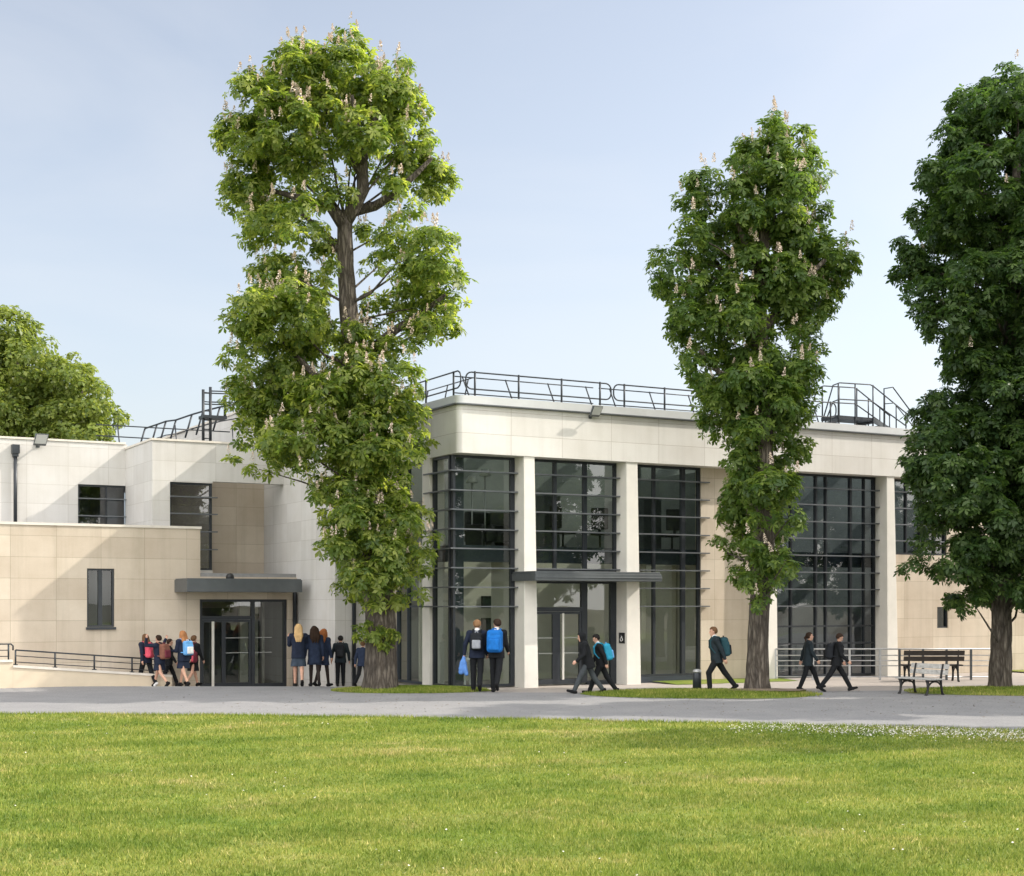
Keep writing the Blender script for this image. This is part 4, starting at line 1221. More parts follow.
def tree(name, base, Y, blobs, trunk, limbs, leafmat, kind, size, dens, label, cat="tree", group=None, depth=2.0, n_blossom=0, twig=True, seed=1, collar=None, blossom_top=0.45, flare=0.10, reps=1.0):
    global rng
    rng = np.random.default_rng(seed)
    bx, by, bz = base
    root = empty(name, base, 0, label=label, cat=cat, group=group)
    # trunk and limbs from picture points at the tree's own depth
    def P3(px, py, dy=0.0):
        x, y, z = at(px, py, Y + dy); return Vector((x - bx, y - by, z - bz))
    m = MB()
    pts = [P3(p[0], p[1]) for p in trunk]; rs = [p[2] for p in trunk]
    # subdivide the trunk so that it can be lumpy
    def sub(pts, rs, n):
        o, q = [], []
        for i in range(len(pts) - 1):
            for k in range(n):
                t = k / n; o.append(pts[i].lerp(pts[i+1], t)); q.append(rs[i] + (rs[i+1] - rs[i]) * t)
        return o + [pts[-1]], q + [rs[-1]]
    tp, tr_ = sub(pts, rs, 6)
    # root flare
    b0 = len(m.v)
    m.tube(tp, tr_, 22)
    zmin = tp[0].z
    for i in range(b0, len(m.v)):
        x, y, z = m.v[i]
        k = (i - b0) // 22; c = tp[min(k, len(tp) - 1)]
        t = math.atan2(y - c.y, x - c.x)
        h = z - zmin
        f = 1 + 0.07 * math.sin(3 * t + h * 1.7 + seed) + 0.05 * math.sin(7 * t + h * 3.1) + 0.04 * math.sin(11 * t - h * 5)
        f += flare * math.exp(-h / 0.35) * (1 + 0.5 * math.sin(5 * t + seed))
        m.v[i] = (c.x + (x - c.x) * f, c.y + (y - c.y) * f, z)
    jit = random.Random(seed)
    for lim in limbs:
        dys = [0.0] + [jit.uniform(-0.5, 0.5) for _ in lim[1:]]
        lp = [P3(p[0], p[1], dy) for p, dy in zip(lim, dys)]
        m.tube(lp, [p[2] for p in lim], 8)
    C, Rr = [], []
    ppm = FPX / Y
    for px, py, rp, *fdy in blobs:
        r = rp / ppm
        for rep in range(2 if r > 0.55 and jit.random() < reps else 1):
            dy = jit.uniform(-1, 1) * depth * (0.9 if rep == 0 else 1.0)
            if fdy: dy = fdy[0]
            elif rep == 1: dy = -dy * jit.uniform(0.5, 1.0)
            q = P3(px + jit.uniform(-4, 4), py + jit.uniform(-4, 4), dy)
            C.append(np.array(q)); Rr.append(r * jit.uniform(0.85, 1.03))
            if twig and jit.random() < 0.4:
                zt = q.z - 0.5 * abs(dy) - 0.5
                best = min(tp, key=lambda t: abs(t.z - zt))
                bend = lambda s: Vector((jit.uniform(-s, s), jit.uniform(-s, s), jit.uniform(-s, s)))
                m.tube([best, best.lerp(q, 0.3) + bend(0.12), best.lerp(q, 0.65) + bend(0.16) + Vector((0, 0, 0.1)), q], [0.03 * r + 0.02, 0.03, 0.02, 0.008], 5)
    m.build("trunk", M['bark'], root)
    P, O, Q = crown_points(C, Rr, dens)
    if collar:
        cp, co, _q = crown_points([np.array(P3(a, b, dy)) for a, b, r, dy in collar], [r / ppm for a, b, r, dy in collar], dens * 1.3)
        P = np.concatenate([P, cp]); O = np.concatenate([O, co])
    N = len(P)
    up = np.array([0, 0, 1.0])
    Nn = unit(O * 0.75 + up * 0.75 + rng.normal(0, 0.42, (N, 3)))
    F = O + rng.normal(0, 0.7, (N, 3)) - up * 0.25
    F = unit(F - Nn * (F * Nn).sum(1, keepdims=True))
    sz = size * rng.uniform(0.5, 1.45, N)
    V, Fc = leaf_mesh(P, Nn, F, sz, kind)
    me = fast_mesh("crown", V, Fc)
    link_mesh("crown", me, root, (M[leafmat],))
    # blossom candles
    if n_blossom:
        cands = []
        top_z = max(q[0][2] for q in Q)
        for qi in rng.permutation(len(Q)):
            if len(cands) >= n_blossom: break
            q, sr, o = Q[qi]
            if o[1] > 0.45 or o[2] < -0.55: continue
            p = q + np.array([rng.normal(0, 0.08), rng.normal(0, 0.06) - 0.2, sr * rng.uniform(0.8, 1.1)])
            if rng.random() < blossom_top + 0.6 * (p[2] / top_z): cands.append((p, rng.uniform(0.6, 1.05), rng.normal(0, 0.14, 2)))
        cands.sort(key=lambda c: c[0][1])
        src = None
        prof = [(0.012, -0.03), (0.048, 0.02), (0.050, 0.08), (0.038, 0.16), (0.020, 0.24), (0.003, 0.29)]
        def candle(mb_, o, s, tx, ty):
            for _ in range(60):                      # many small florets round a tapering spike
                z = jit.uniform(0, 1) ** 0.8
                rr = (0.062 * (1 - z) ** 0.7 + 0.006) * jit.uniform(0.4, 1.1); t = jit.uniform(0, 6.28)
                c = Vector((o[0] + s * (rr * math.cos(t) + tx * z * 0.27), o[1] + s * (rr * math.sin(t) + ty * z * 0.27), o[2] + s * z * 0.27))
                a1 = Vector((jit.uniform(-1, 1), jit.uniform(-1, 1), jit.uniform(-1, 1))).normalized(); a2 = a1.cross(Vector((jit.uniform(-1, 1), 0.3, 1))).normalized()
                k = s * jit.uniform(0.014, 0.024)
                mb_.face([c + a1 * k, c + a2 * k, c - a1 * k, c - a2 * k])
        for p, s, t in cands[:90]:
            if src is None:
                mb_ = MB(); candle(mb_, (0, 0, 0), 1.0, 0, 0); src = mb_.build("blossom", M['blossom'], root); q = src
            else:
                q = src.copy(); COL.objects.link(q); q.parent = root
            q.location = tuple(p); q.scale = (s, s, s); q.rotation_euler = (t[0], t[1], rng.uniform(0, 6))
        if len(cands) > 90:
            mb_ = MB()
            for p, s, t in cands[90:]: candle(mb_, p, s, t[0], t[1])
            o_ = mb_.build("blossom_cluster", M['blossom'], root); o_["kind"] = "stuff"
    return root

T1 = [(300,75,36),(345,66,33),(385,88,34),(265,108,34),(245,142,28),(285,135,38),(330,120,36),(413,110,22),(408,140,26),(425,175,24),(248,185,28),(288,185,34),(262,222,24),(298,225,22),(402,200,18),(318,160,22),(365,130,24),(352,150,18),(330,182,20),(372,160,18),(385,175,16),(326,205,15),(368,228,12),(330,235,14),(434,168,16),(340,95,30),(310,100,34),(380,110,26),
      (400,235,20),(428,255,26),(442,290,25),(417,308,27),(400,275,14),(445,322,16),(425,335,18),(395,250,14),
      (275,280,32),(258,310,32),(300,315,34),(318,290,18),(248,352,28),(285,360,36),(330,345,34),(368,338,20),(245,395,24),(276,410,34),(320,400,36),(365,390,36),(396,380,24),(402,415,26),(424,437,14),(252,432,16),(285,445,26),(325,445,30),(370,440,34),(405,452,20),(300,476,14),(345,480,28),(385,487,30),(352,520,28),(390,525,32),(415,512,14),(336,552,20),(370,560,34),(404,562,24),(345,587,17),(380,597,20),(408,592,15),(262,468,10),(238,462,7),(320,500,14),(400,352,20),(352,335,15,-.7),(360,362,18,-.8),(352,392,18,-.8),(372,415,20,-.9),(350,440,18,-.8),(380,455,20,-.9),(370,520,20,-.9),(384,548,22,-.9),(360,578,18,-.8),(392,580,18,-.8),(372,602,13,-.8),(362,490,12,-.8),(372,240,13),(381,266,14),(369,300,13),(380,322,15),(326,255,12),(331,277,12),(364,264,8),(362,235,8),(412,565,16,-.5),(420,545,13,-.5)]
tree("chestnut_tree", (at(380, 688, 36.0)[0], 36.0, 0.04), 36.0, T1,
     [(381, 692, 0.41), (381, 660, 0.385), (380, 620, 0.375), (376, 570, 0.33), (366, 490, 0.31), (356, 420, 0.28), (350, 340, 0.235), (346, 270, 0.195), (345, 218, 0.18)],
     [[(345,225,0.20),(330,207,0.12),(300,198,0.09),(270,190,0.05)], [(345,222,0.19),(354,208,0.17),(363,190,0.16),(362,160,0.14),(374,125,0.11),(390,98,0.08),(405,80,0.04)], [(350,212,0.14),(375,206,0.12),(395,194,0.10),(415,175,0.07),(432,158,0.04)],
      [(362,175,0.11),(345,150,0.08),(330,120,0.06),(318,85,0.03)], [(340,250,0.12),(318,228,0.08),(300,212,0.05)], [(372,350,0.14),(395,330,0.11),(420,315,0.08),(445,295,0.04)], [(358,420,0.13),(320,380,0.09),(280,340,0.06)], [(362,470,0.12),(330,440,0.08),(290,420,0.05)], [(362,165,0.09),(358,130,0.07),(352,95,0.04)]],
     'leaf_a', 'chestnut', 0.175, 70, "tallest horse chestnut in blossom with a bare gap near its top, by the left entrance", group="horse chestnut trees in front of the school",
     depth=1.5, reps=0.7, n_blossom=680, seed=11, collar=[(360,632,7,-0.42),(372,640,8,-0.55),(384,636,9,-0.55),(394,631,7,-0.4),(366,626,6,-.5),(388,646,6,-.52),(378,632,7,-.6)])

T2 = [(774,122,9,0),(776,130,13,.2),(770,142,14,-.2),(775,136,17),(800,150,22),(762,162,24),(735,172,20),(815,168,20),(790,187,28),(710,187,20),(745,207,28),(693,205,17),(780,215,28),(813,205,18),(720,230,26),(683,235,18),(755,240,28),(800,240,30),(836,247,18),(673,262,22),(710,265,26),(750,275,30),(790,275,32),(830,270,24),(662,285,16),(690,300,24),(730,310,34),(770,310,34),(810,305,30),(836,296,15),(673,328,15),(703,336,28),(745,345,36),(785,345,36),(815,340,20),(698,365,18),(735,380,36),(775,380,36),(808,372,20),(730,415,30),(765,415,36),(795,405,24),(735,450,22),(765,455,30),(790,447,17),(745,490,24),(775,490,26),(798,490,14),(735,525,19),(765,530,29),(793,520,16),(722,547,11),(742,560,17),(770,570,23),(785,565,11),(757,590,11),(756,500,15,-.7),(766,478,16,-.8),(758,520,15,-.7),(768,560,13,-.6),(764,430,16,-.8),(762,545,16,-.7),(752,575,13,-.6),(768,585,12,-.6),(758,603,10,-.5),(775,555,14,-.5),(742,575,10,-.5)]
tree("chestnut_tree", (at(758, 690, 35.2)[0], 35.2, 0.05), 35.2, T2,
     [(758, 692, 0.29), (758, 660, 0.25), (759, 610, 0.24), (764, 540, 0.24), (764, 460, 0.22), (762, 380, 0.2), (758, 300, 0.18), (766, 220, 0.12), (776, 150, 0.05)],
     [[(760,320,0.13),(735,285,0.09),(705,250,0.05)], [(762,330,0.13),(795,290,0.09),(825,260,0.05)], [(764,240,0.10),(788,210,0.07),(805,165,0.03)], [(764,420,0.12),(730,385,0.08),(700,350,0.05)], [(762,290,0.10),(738,225,0.06),(730,180,0.03)]],
     'leaf_b', 'chestnut', 0.165, 82, "middle horse chestnut with a narrow pointed crown, beside the walking boy and bollard", group="horse chestnut trees in front of the school",
     depth=1.3, reps=0.75, n_blossom=300, seed=23, blossom_top=0.1)

T3 = [(1010,92,30),(975,112,26),(1040,100,34),(962,140,24),(1000,140,36),(1045,150,38),(1085,150,30),(948,180,24),(985,185,36),(1030,195,40),(1075,200,36),(928,215,22),(960,225,32),(1005,235,38),(1050,245,40),(1095,240,34),(906,245,18),(902,270,14),(930,265,28),(975,280,36),(1020,290,40),(1070,295,40),(926,298,20),(957,320,30),(1000,335,38),(1050,345,42),(1100,340,36),(948,350,16),(972,370,30),(1015,385,40),(1065,395,40),(947,400,22),(930,430,24),(970,430,38),(1015,440,40),(1065,445,40),(1105,420,34),(926,470,24),(965,480,38),(1010,490,42),(1060,495,40),(940,515,24),(980,530,36),(1025,540,38),(1070,540,36),(922,553,14),(909,562,8),(950,565,22),(990,575,30),(1030,580,30),(1065,580,26),(955,593,13),(975,603,13),(1010,602,17),(1045,605,18)]
T3R = tree("chestnut_tree", (at(1001, 688, 36.5)[0], 36.5, 0.05), 36.5, T3,
     [(1001, 690, 0.27), (1001, 655, 0.245), (1001, 610, 0.24), (1004, 540, 0.235), (1008, 430, 0.22), (1012, 330, 0.2), (1014, 230, 0.14), (1018, 130, 0.06)],
     [[(1004,560,0.12),(970,530,0.08),(935,520,0.04)], [(1010,400,0.12),(970,350,0.08),(935,290,0.04)], [(1010,420,0.12),(1060,370,0.08),(1095,300,0.04)], [(1014,260,0.1),(985,200,0.06),(965,140,0.03)]],
     'leaf_d', 'chestnut', 0.17, 98, "broad dark green horse chestnut behind the pale bench, cut by the right edge", group="horse chestnut trees in front of the school",
     depth=2.0, n_blossom=24, seed=37)

# the same row continues to the right, outside the picture: it shades the path and stands in the window reflections
for i, (x, y, s, rz) in enumerate(((20.6, 31.6, 1.0, 2.0), (18.2, 25.3, 0.85, 5.1), (27.5, 37.5, 0.95, 4.0), (33.0, 27.0, 0.9, 1.0), (41.0, 12.0, 1.0, 3.3), (48.0, -2.0, 1.0, 5.0), (50.0, 24.0, 1.05, 0.4))):
    r = T3R.copy(); COL.objects.link(r)
    r.location = (x, y, 0); r.rotation_euler = (0, 0, rz); r.scale = (s, s, s)
    r["label"] = "horse chestnut of the row continuing to the right of the picture"
    for ch in T3R.children:
        if ch.name.startswith("blossom"): continue
        c = ch.copy(); COL.objects.link(c); c.parent = r

TB = [(2,333,30),(-40,345,40),(35,362,24),(66,377,24),(92,397,22),(102,420,20),(20,385,34),(20,420,34),(60,412,32),(-15,400,40),(-60,400,40),(50,395,26),(85,425,22),(12,352,20),(-20,370,34),(40,445,40),(0,450,40),(90,450,26)]
tree("broadleaf_tree", (at(25, 603, 56)[0], 56.0, -1.43), 56.0, TB,
     [(25, 690, 0.40), (25, 560, 0.32), (24, 460, 0.26), (22, 400, 0.18), (15, 350, 0.06)],
     [[(24,450,0.14),(60,410,0.09),(85,390,0.04)], [(24,440,0.14),(-10,400,0.1),(-40,360,0.05)], [(24,420,0.1),(45,385,0.06),(50,365,0.03)]],
     'leaf_c', 'plain', 0.17, 150, "yellow-green round tree showing above the roof of the left wing", seed=51, depth=2.5)

# ------------------------------------------------------------------ grass islands under the trees
def island(name, cx_, cy_, rx, ry, h, label=None):
    v, f = [], []
    nr, na = 8, 48
    rg = np.random.default_rng(int(cx_ * 10) + 100)
    ph = rg.uniform(0, 6, 4)
    for i in range(nr + 1):
        for k in range(na):
            t = 2 * math.pi * k / na
            e = 1 + 0.05 * math.sin(3 * t + ph[0]) + 0.035 * math.sin(5 * t + ph[1])
            q = i / nr
            x, y = cx_ + rx * e * q * math.cos(t), cy_ + ry * e * q * math.sin(t)
            v.append((x, y, ground_z(x, y) + 0.006 + h * (1 - q ** 2)))
    for i in range(nr):
        for k in range(na):
            a, b = i * na + k, i * na + (k + 1) % na
            f.append((a, a + na, b + na, b))
    o = link_mesh(name, fast_mesh(name, v, f, smooth=True), None, (M['lawn'],))
    tag(o, kind='structure')
    return (cx_, cy_, rx, ry, h)
IS = [island("grass_island", at(410, 0, 36.1)[0], 36.1, 1.9, 1.15, 0.07), island("grass_island", at(702, 0, 34.7)[0], 34.6, 2.75, 1.6, 0.07), island("grass_island", at(1040, 0, 35.6)[0], 35.6, 3.2, 1.75, 0.07)]
# thin lawn strip along the foot of the wall
sv, sf = [], []
for i in range(21):
    u = U(655, 0.3) + (U(775, 0.3) - U(655, 0.3)) * i / 20
    for vv, zz in ((-0.75 + 0.06 * math.sin(i * 1.7), 0.0), (-0.2, 0.03), (0.46, 0.04)):
        q = W(u, vv); sv.append((q[0], q[1], zz))
for i in range(20):
    for j in range(2):
        a = i * 3 + j; sf.append((a, a + 3, a + 4, a + 1))
tag(link_mesh("grass_strip", fast_mesh("grass_strip", sv, sf, smooth=True), None, (M['lawn'],)), kind='structure')
sv, sf = [], []
for i in range(11):
    u = U(1005, 0.3) + 6.0 * i / 10
    for vv, zz in ((-1.8, 0.0), (-0.6, 0.03), (0.46, 0.04)):
        q = W(u, vv); sv.append((q[0], q[1], zz))
for i in range(10):
    for j in range(2):
        a = i * 3 + j; sf.append((a, a + 3, a + 4, a + 1))
tag(link_mesh("grass_strip", fast_mesh("grass_strip", sv, sf, smooth=True), None, (M['lawn'],)), kind='structure')
# bare soil ring at the middle tree
sv = []; sf = []
for i in range(24):
    t = 2 * math.pi * i / 24
    for q in (0.3, 1.0):
        sv.append((at(757, 0, 35.2)[0] + 0.15 + q * 1.0 * math.cos(t) * (1 + 0.1 * math.sin(4 * t)), 35.0 + q * 0.55 * math.sin(t), 0.085 + 0.05 * (1 - q)))
for i in range(24):
    a = 2 * i; b = 2 * ((i + 1) % 24); sf.append((a, a + 1, b + 1, b))
tag(link_mesh("bare_soil", fast_mesh("bare_soil", sv, sf, smooth=True), None, (M['soil'],)), kind='structure')

# ------------------------------------------------------------------ grass blades and fallen petals
rng = np.random.default_rng(99)
def blades(P, h, w, lean=0.5):
    N = len(P)
    t = rng.uniform(0, 2 * np.pi, N)
    d = np.stack([np.cos(t), np.sin(t), np.zeros(N)], 1)
    t2 = rng.uniform(0, 2 * np.pi, N)
    ln = np.stack([np.cos(t2), np.sin(t2), np.zeros(N)], 1) * (h * rng.uniform(0, lean, N))[:, None]
    V = np.empty((N, 3, 3), np.float32)
    V[:, 0] = P - d * w[:, None]; V[:, 1] = P + d * w[:, None]; V[:, 2] = P + ln + np.array([0, 0, 1.0]) * h[:, None]
    return V
n = 420000
# denser towards the camera, so that the blades keep the same size on the picture
Yb = 9.0 * (28.6 / 9.0) ** rng.random(n)
Xb = rng.uniform(-1, 1, n) * (Yb * 0.40 + 1.5)
edge = np.array([lawn_edge(x) for x in Xb]) + rng.normal(0, 0.04, n)
k = Yb < edge; Xb, Yb = Xb[k], Yb[k]
P = np.stack([Xb, Yb, np.full(len(Xb), 0.01)], 1)
tuft = 0.75 + 0.5 * np.sin(Xb * 1.7 + np.sin(Yb * 1.1) * 2) * np.sin(Yb * 2.3 + Xb)
h = rng.uniform(0.018, 0.052, len(Xb)) * (0.55 + 0.5 * tuft) * (0.85 + Yb * 0.012)
h *= np.where(rng.random(len(Xb)) < 0.03, 1.7, 1.0)
w = rng.uniform(0.003, 0.007, len(Xb)) * (0.65 + Yb * 0.045)
Vs = [blades(P, h, w, 0.9)]
# taller, looser blades along the lawn edge
ne = 9000
xe = rng.uniform(-12, 12, ne); ye = np.array([lawn_edge(x) for x in xe]) - np.abs(rng.normal(0, 0.12, ne)) + 0.04
Vs.append(blades(np.stack([xe, ye, np.full(ne, 0.01)], 1), rng.uniform(0.03, 0.085, ne), rng.uniform(0.004, 0.008, ne), 0.8))
for (cx_, cy_, rx, ry, hh) in IS:
    ni = 16000
    q = np.sqrt(rng.random(ni)) * 1.02; t = rng.uniform(0, 2*np.pi, ni)
    P = np.stack([cx_ + rx*q*np.cos(t), cy_ + ry*q*np.sin(t), 0.004 + hh*(1 - np.minimum(q, 1)**2)], 1)
    Vs.append(blades(P, rng.uniform(0.03, 0.07, ni), rng.uniform(0.005, 0.010, ni)))
V = np.concatenate(Vs).reshape(-1, 3)
me = fast_mesh("grass", V, np.arange(len(V)).reshape(-1, 3))
tag(link_mesh("grass", me, None, (M['blades'],)), "short sunlit lawn grass with dry yellow patches and a ragged edge", "grass", kind='stuff')
# petals drifted along the lawn edge at the right
npet = 5200
xp = rng.uniform(3.4, 11.5, npet)
xp = xp[rng.random(npet) < np.clip((xp - 3.2) / 3.0, 0.08, 1)]
npet = len(xp)
yp = np.array([lawn_edge(x) for x in xp]) - 0.9 - np.abs(rng.normal(0, 0.6, npet)) * np.sign(rng.normal(0.15, 1, npet)) + 0.12 * np.sin(xp * 3)
yp = np.minimum(yp, np.array([lawn_edge(x) for x in xp]) - 0.05)
zp = rng.uniform(0.028, 0.05, npet)
t = rng.uniform(0, 2*np.pi, npet); r = rng.uniform(0.007, 0.017, npet)
Vp = np.empty((npet, 4, 3), np.float32)
for i in range(4):
    a = t + i * np.pi / 2
    Vp[:, i] = np.stack([xp + r*np.cos(a), yp + r*np.sin(a), zp + rng.normal(0, 0.006, npet)], 1)
me = fast_mesh("petals", Vp.reshape(-1, 3), np.arange(npet*4).reshape(-1, 4))
tag(link_mesh("petals", me, None, (M['petal'],)), "drift of pale fallen blossom petals along the right lawn edge", "petals", kind='stuff')

# litter under the trees and daisies in the lawn
nl = 1500
xl = rng.uniform(-9, 14, nl); yl = rng.uniform(27.6, 37.5, nl)
keep = np.array([lawn_edge(x) + 0.1 < y < path_far(x) - 0.1 for x, y in zip(xl, yl)])
dens_ = np.exp(-((xl + 3.4) / 3.0) ** 2) + np.exp(-((xl - 5.8) / 3.0) ** 2) + np.exp(-((xl - 12.0) / 3.0) ** 2) + 0.12
keep &= rng.random(nl) < dens_
xl, yl = xl[keep], yl[keep]; nl = len(xl)
t = rng.uniform(0, 2*np.pi, nl); r = rng.uniform(0.012, 0.035, nl)
Vl = np.empty((nl, 4, 3), np.float32)
for i in range(4):
    a_ = t + i * np.pi / 2; q = r * (1.0 if i % 2 else 0.55)
    Vl[:, i] = np.stack([xl + q*np.cos(a_), yl + q*np.sin(a_), 0.006 + rng.uniform(0, 0.012, nl)], 1)
M['litter'] = plain("dry_leaf_litter", (0.14, 0.10, 0.065), 0.9, var=0.5, scale=3)
tag(link_mesh("leaf_litter", fast_mesh("leaf_litter", Vl.reshape(-1, 3), np.arange(nl*4).reshape(-1, 4)), None, (M['litter'],)), "dry leaf litter scattered on the grey path under the trees", "litter", kind='stuff')
nd_ = 900
yd = 11.0 * (27 / 11.0) ** rng.random(nd_); xd = rng.uniform(-1, 1, nd_) * (yd * 0.38)
pk = np.sin(xd * 0.9 + 1.3) * np.sin(yd * 0.7 + xd * 0.4)
kk = (rng.random(nd_) < np.clip(pk, 0.04, 1)) & (yd < np.array([lawn_edge(x) - 0.2 for x in xd])); xd, yd = xd[kk], yd[kk]; nd_ = len(xd)
t = rng.uniform(0, 2*np.pi, nd_); r = rng.uniform(0.006, 0.011, nd_)
Vd = np.empty((nd_, 6, 3), np.float32)
for i in range(6):
    a_ = t + i * np.pi / 3
    Vd[:, i] = np.stack([xd + r*np.cos(a_), yd + r*np.sin(a_), 0.048 + r * 0.5 * np.sin(a_ + t)], 1)
tag(link_mesh("daisies", fast_mesh("daisies", Vd.reshape(-1, 3), np.arange(nd_*6).reshape(-1, 6)), None, (M['petal'],)), "tiny white daisies dotted over the lawn", "daisies", kind='stuff')

# ------------------------------------------------------------------ people: one continuous surface per body and per garment
def smin(a, b, k):
    h = np.clip(0.5 + 0.5 * (b - a) / k, 0, 1)
    return b + (a - b) * h - k * h * (1 - h)

class SDF:
    def __init__(s, lo, hi, vox):
        s.lo = np.array(lo, float); s.vox = vox
        s.n = np.ceil((np.array(hi) - s.lo) / vox).astype(int) + 1
        s.d = np.full(tuple(s.n), 0.5, np.float32)
    def _sub(s, lo, hi):
        a = np.clip(np.floor((np.array(lo) - s.lo) / s.vox).astype(int), 0, s.n - 1)
        b = np.clip(np.ceil((np.array(hi) - s.lo) / s.vox).astype(int) + 1, 1, s.n)
        if np.any(b <= a): return None
        sl = tuple(slice(i, j) for i, j in zip(a, b))
        ax = [s.lo[i] + s.vox * np.arange(a[i], b[i]) for i in range(3)]
        X, Y, Zc = np.meshgrid(*ax, indexing='ij')
        return sl, np.stack([X, Y, Zc], -1)
    def cap(s, p, q, r0, r1=None, k=0.02):
        p, q = np.array(p, float), np.array(q, float); r1 = r0 if r1 is None else r1
        m = max(r0, r1) + k + 2.5 * s.vox
        g = s._sub(np.minimum(p, q) - m, np.maximum(p, q) + m)
        if g is None: return s
        sl, P = g
        e = q - p; L2 = max(1e-9, float(e @ e))
        t = np.clip(((P - p) @ e) / L2, 0, 1)
        d = np.linalg.norm(P - (p + t[..., None] * e), axis=-1) - (r0 + (r1 - r0) * t)
        s.d[sl] = smin(s.d[sl], d.astype(np.float32), k)
        return s
    def box(s, c, R, half, rad, k=0.01):
        c = np.array(c, float); m = np.linalg.norm(half) + k + 2.5 * s.vox
        g = s._sub(c - m, c + m)
        if g is None: return s
        sl, P = g
        L = (P - c) @ R                              # columns of R are the box axes
        q = np.abs(L) - (np.array(half) - rad)
        d = np.linalg.norm(np.maximum(q, 0), axis=-1) + np.minimum(q.max(-1), 0) - rad
        s.d[sl] = smin(s.d[sl], d.astype(np.float32), k)
        return s
    def cut(s, fn):
        ax = [s.lo[i] + s.vox * np.arange(s.n[i]) for i in range(3)]
        X, Y, Zc = np.meshgrid(*ax, indexing='ij')
        s.d = np.maximum(s.d, fn(X, Y, Zc).astype(np.float32))
        return s
    def mesh(s, name):
        d = s.d; d[0] = d[-1] = 0.5; d[:, 0] = d[:, -1] = 0.5; d[:, :, 0] = d[:, :, -1] = 0.5
        ins = d < 0
        nx, ny, nz = d.shape
        corner = [(i, j, k) for i in (0, 1) for j in (0, 1) for k in (0, 1)]
        sl = lambda c: (slice(c[0], nx - 1 + c[0]), slice(c[1], ny - 1 + c[1]), slice(c[2], nz - 1 + c[2]))
        cnt = sum(ins[sl(c)].astype(np.int8) for c in corner)
        act = np.argwhere((cnt > 0) & (cnt < 8))
        if len(act) == 0: return None
        vid = np.full((nx - 1, ny - 1, nz - 1), -1, np.int32); vid[tuple(act.T)] = np.arange(len(act))
        acc = np.zeros((len(act), 3)); w = np.zeros(len(act))
        for c in corner:
            for axn in range(3):
                if c[axn]: continue
                c2 = list(c); c2[axn] = 1
                a = d[tuple((act + np.array(c)).T)]; b = d[tuple((act + np.array(c2)).T)]
                x = (a < 0) != (b < 0)
                t = np.where(x, a / np.where(np.abs(a - b) < 1e-9, 1e-9, a - b), 0)
                pt = np.tile(np.array(c, float), (len(act), 1)); pt[:, axn] = t
                acc += pt * x[:, None]; w += x
        V = (act + acc / w[:, None]) * s.vox + s.lo
        F = []
        for axn in range(3):
            o = [i for i in range(3) if i != axn]
            s0 = [slice(1, -1)] * 3; s0[axn] = slice(0, -1); s1 = list(s0); s1[axn] = slice(1, None)
            a, b = ins[tuple(s0)], ins[tuple(s1)]
            for flip in (False, True):
                idx = np.argwhere((a & ~b) if not flip else (~a & b))
                if len(idx) == 0: continue
                base = idx.copy(); base[:, o[0]] += 1; base[:, o[1]] += 1
                quad = []
                for da, db in ((-1, -1), (0, -1), (0, 0), (-1, 0)):
                    q = base.copy(); q[:, o[0]] += da; q[:, o[1]] += db
                    quad.append(vid[tuple(q.T)])
                quad = np.stack(quad, 1)
                if flip != (axn == 1): quad = quad[:, ::-1]
                F.append(quad)
        return fast_mesh(name, V, np.concatenate(F), smooth=True)

def fabric(name, col): return plain(name, col, 0.85, var=0.22, scale=9, spec=0.2)
PM = {}
def pm(key, col, rough=None):
    if key not in PM: PM[key] = fabric(key, col)
    return PM[key]
SKIN = pm("skin", (0.56, 0.33, 0.24))
COLS_ = dict(navy=(0.016, 0.022, 0.042), black=(0.011, 0.012, 0.014), dark=(0.018, 0.026, 0.032), grey=(0.055, 0.062, 0.068), slate=(0.045, 0.062, 0.088), coat=(0.022, 0.032, 0.062), charcoal=(0.025, 0.027, 0.031),
             white=(0.72, 0.72, 0.72), tights=(0.030, 0.022, 0.02), shoe=(0.010, 0.010, 0.011), blond=(0.58, 0.38, 0.18), brown=(0.13, 0.070, 0.035), darkbrown=(0.035, 0.020, 0.013), redhair=(0.33, 0.115, 0.04),
             lightbrown=(0.25, 0.14, 0.07), auburn=(0.40, 0.18, 0.075), blackhair=(0.013, 0.011, 0.010), pink=(0.70, 0.10, 0.15), burgundy=(0.15, 0.03, 0.045), rust=(0.20, 0.085, 0.06), sky=(0.14, 0.36, 0.68), blue=(0.012, 0.14, 0.46),
             teal=(0.03, 0.27, 0.42), greybag=(0.30, 0.31, 0.34), greenblue=(0.020, 0.060, 0.075), lightblue=(0.11, 0.25, 0.60), darkpack=(0.016, 0.018, 0.022))
def cm(k): return pm(k + "_cloth", COLS_[k])

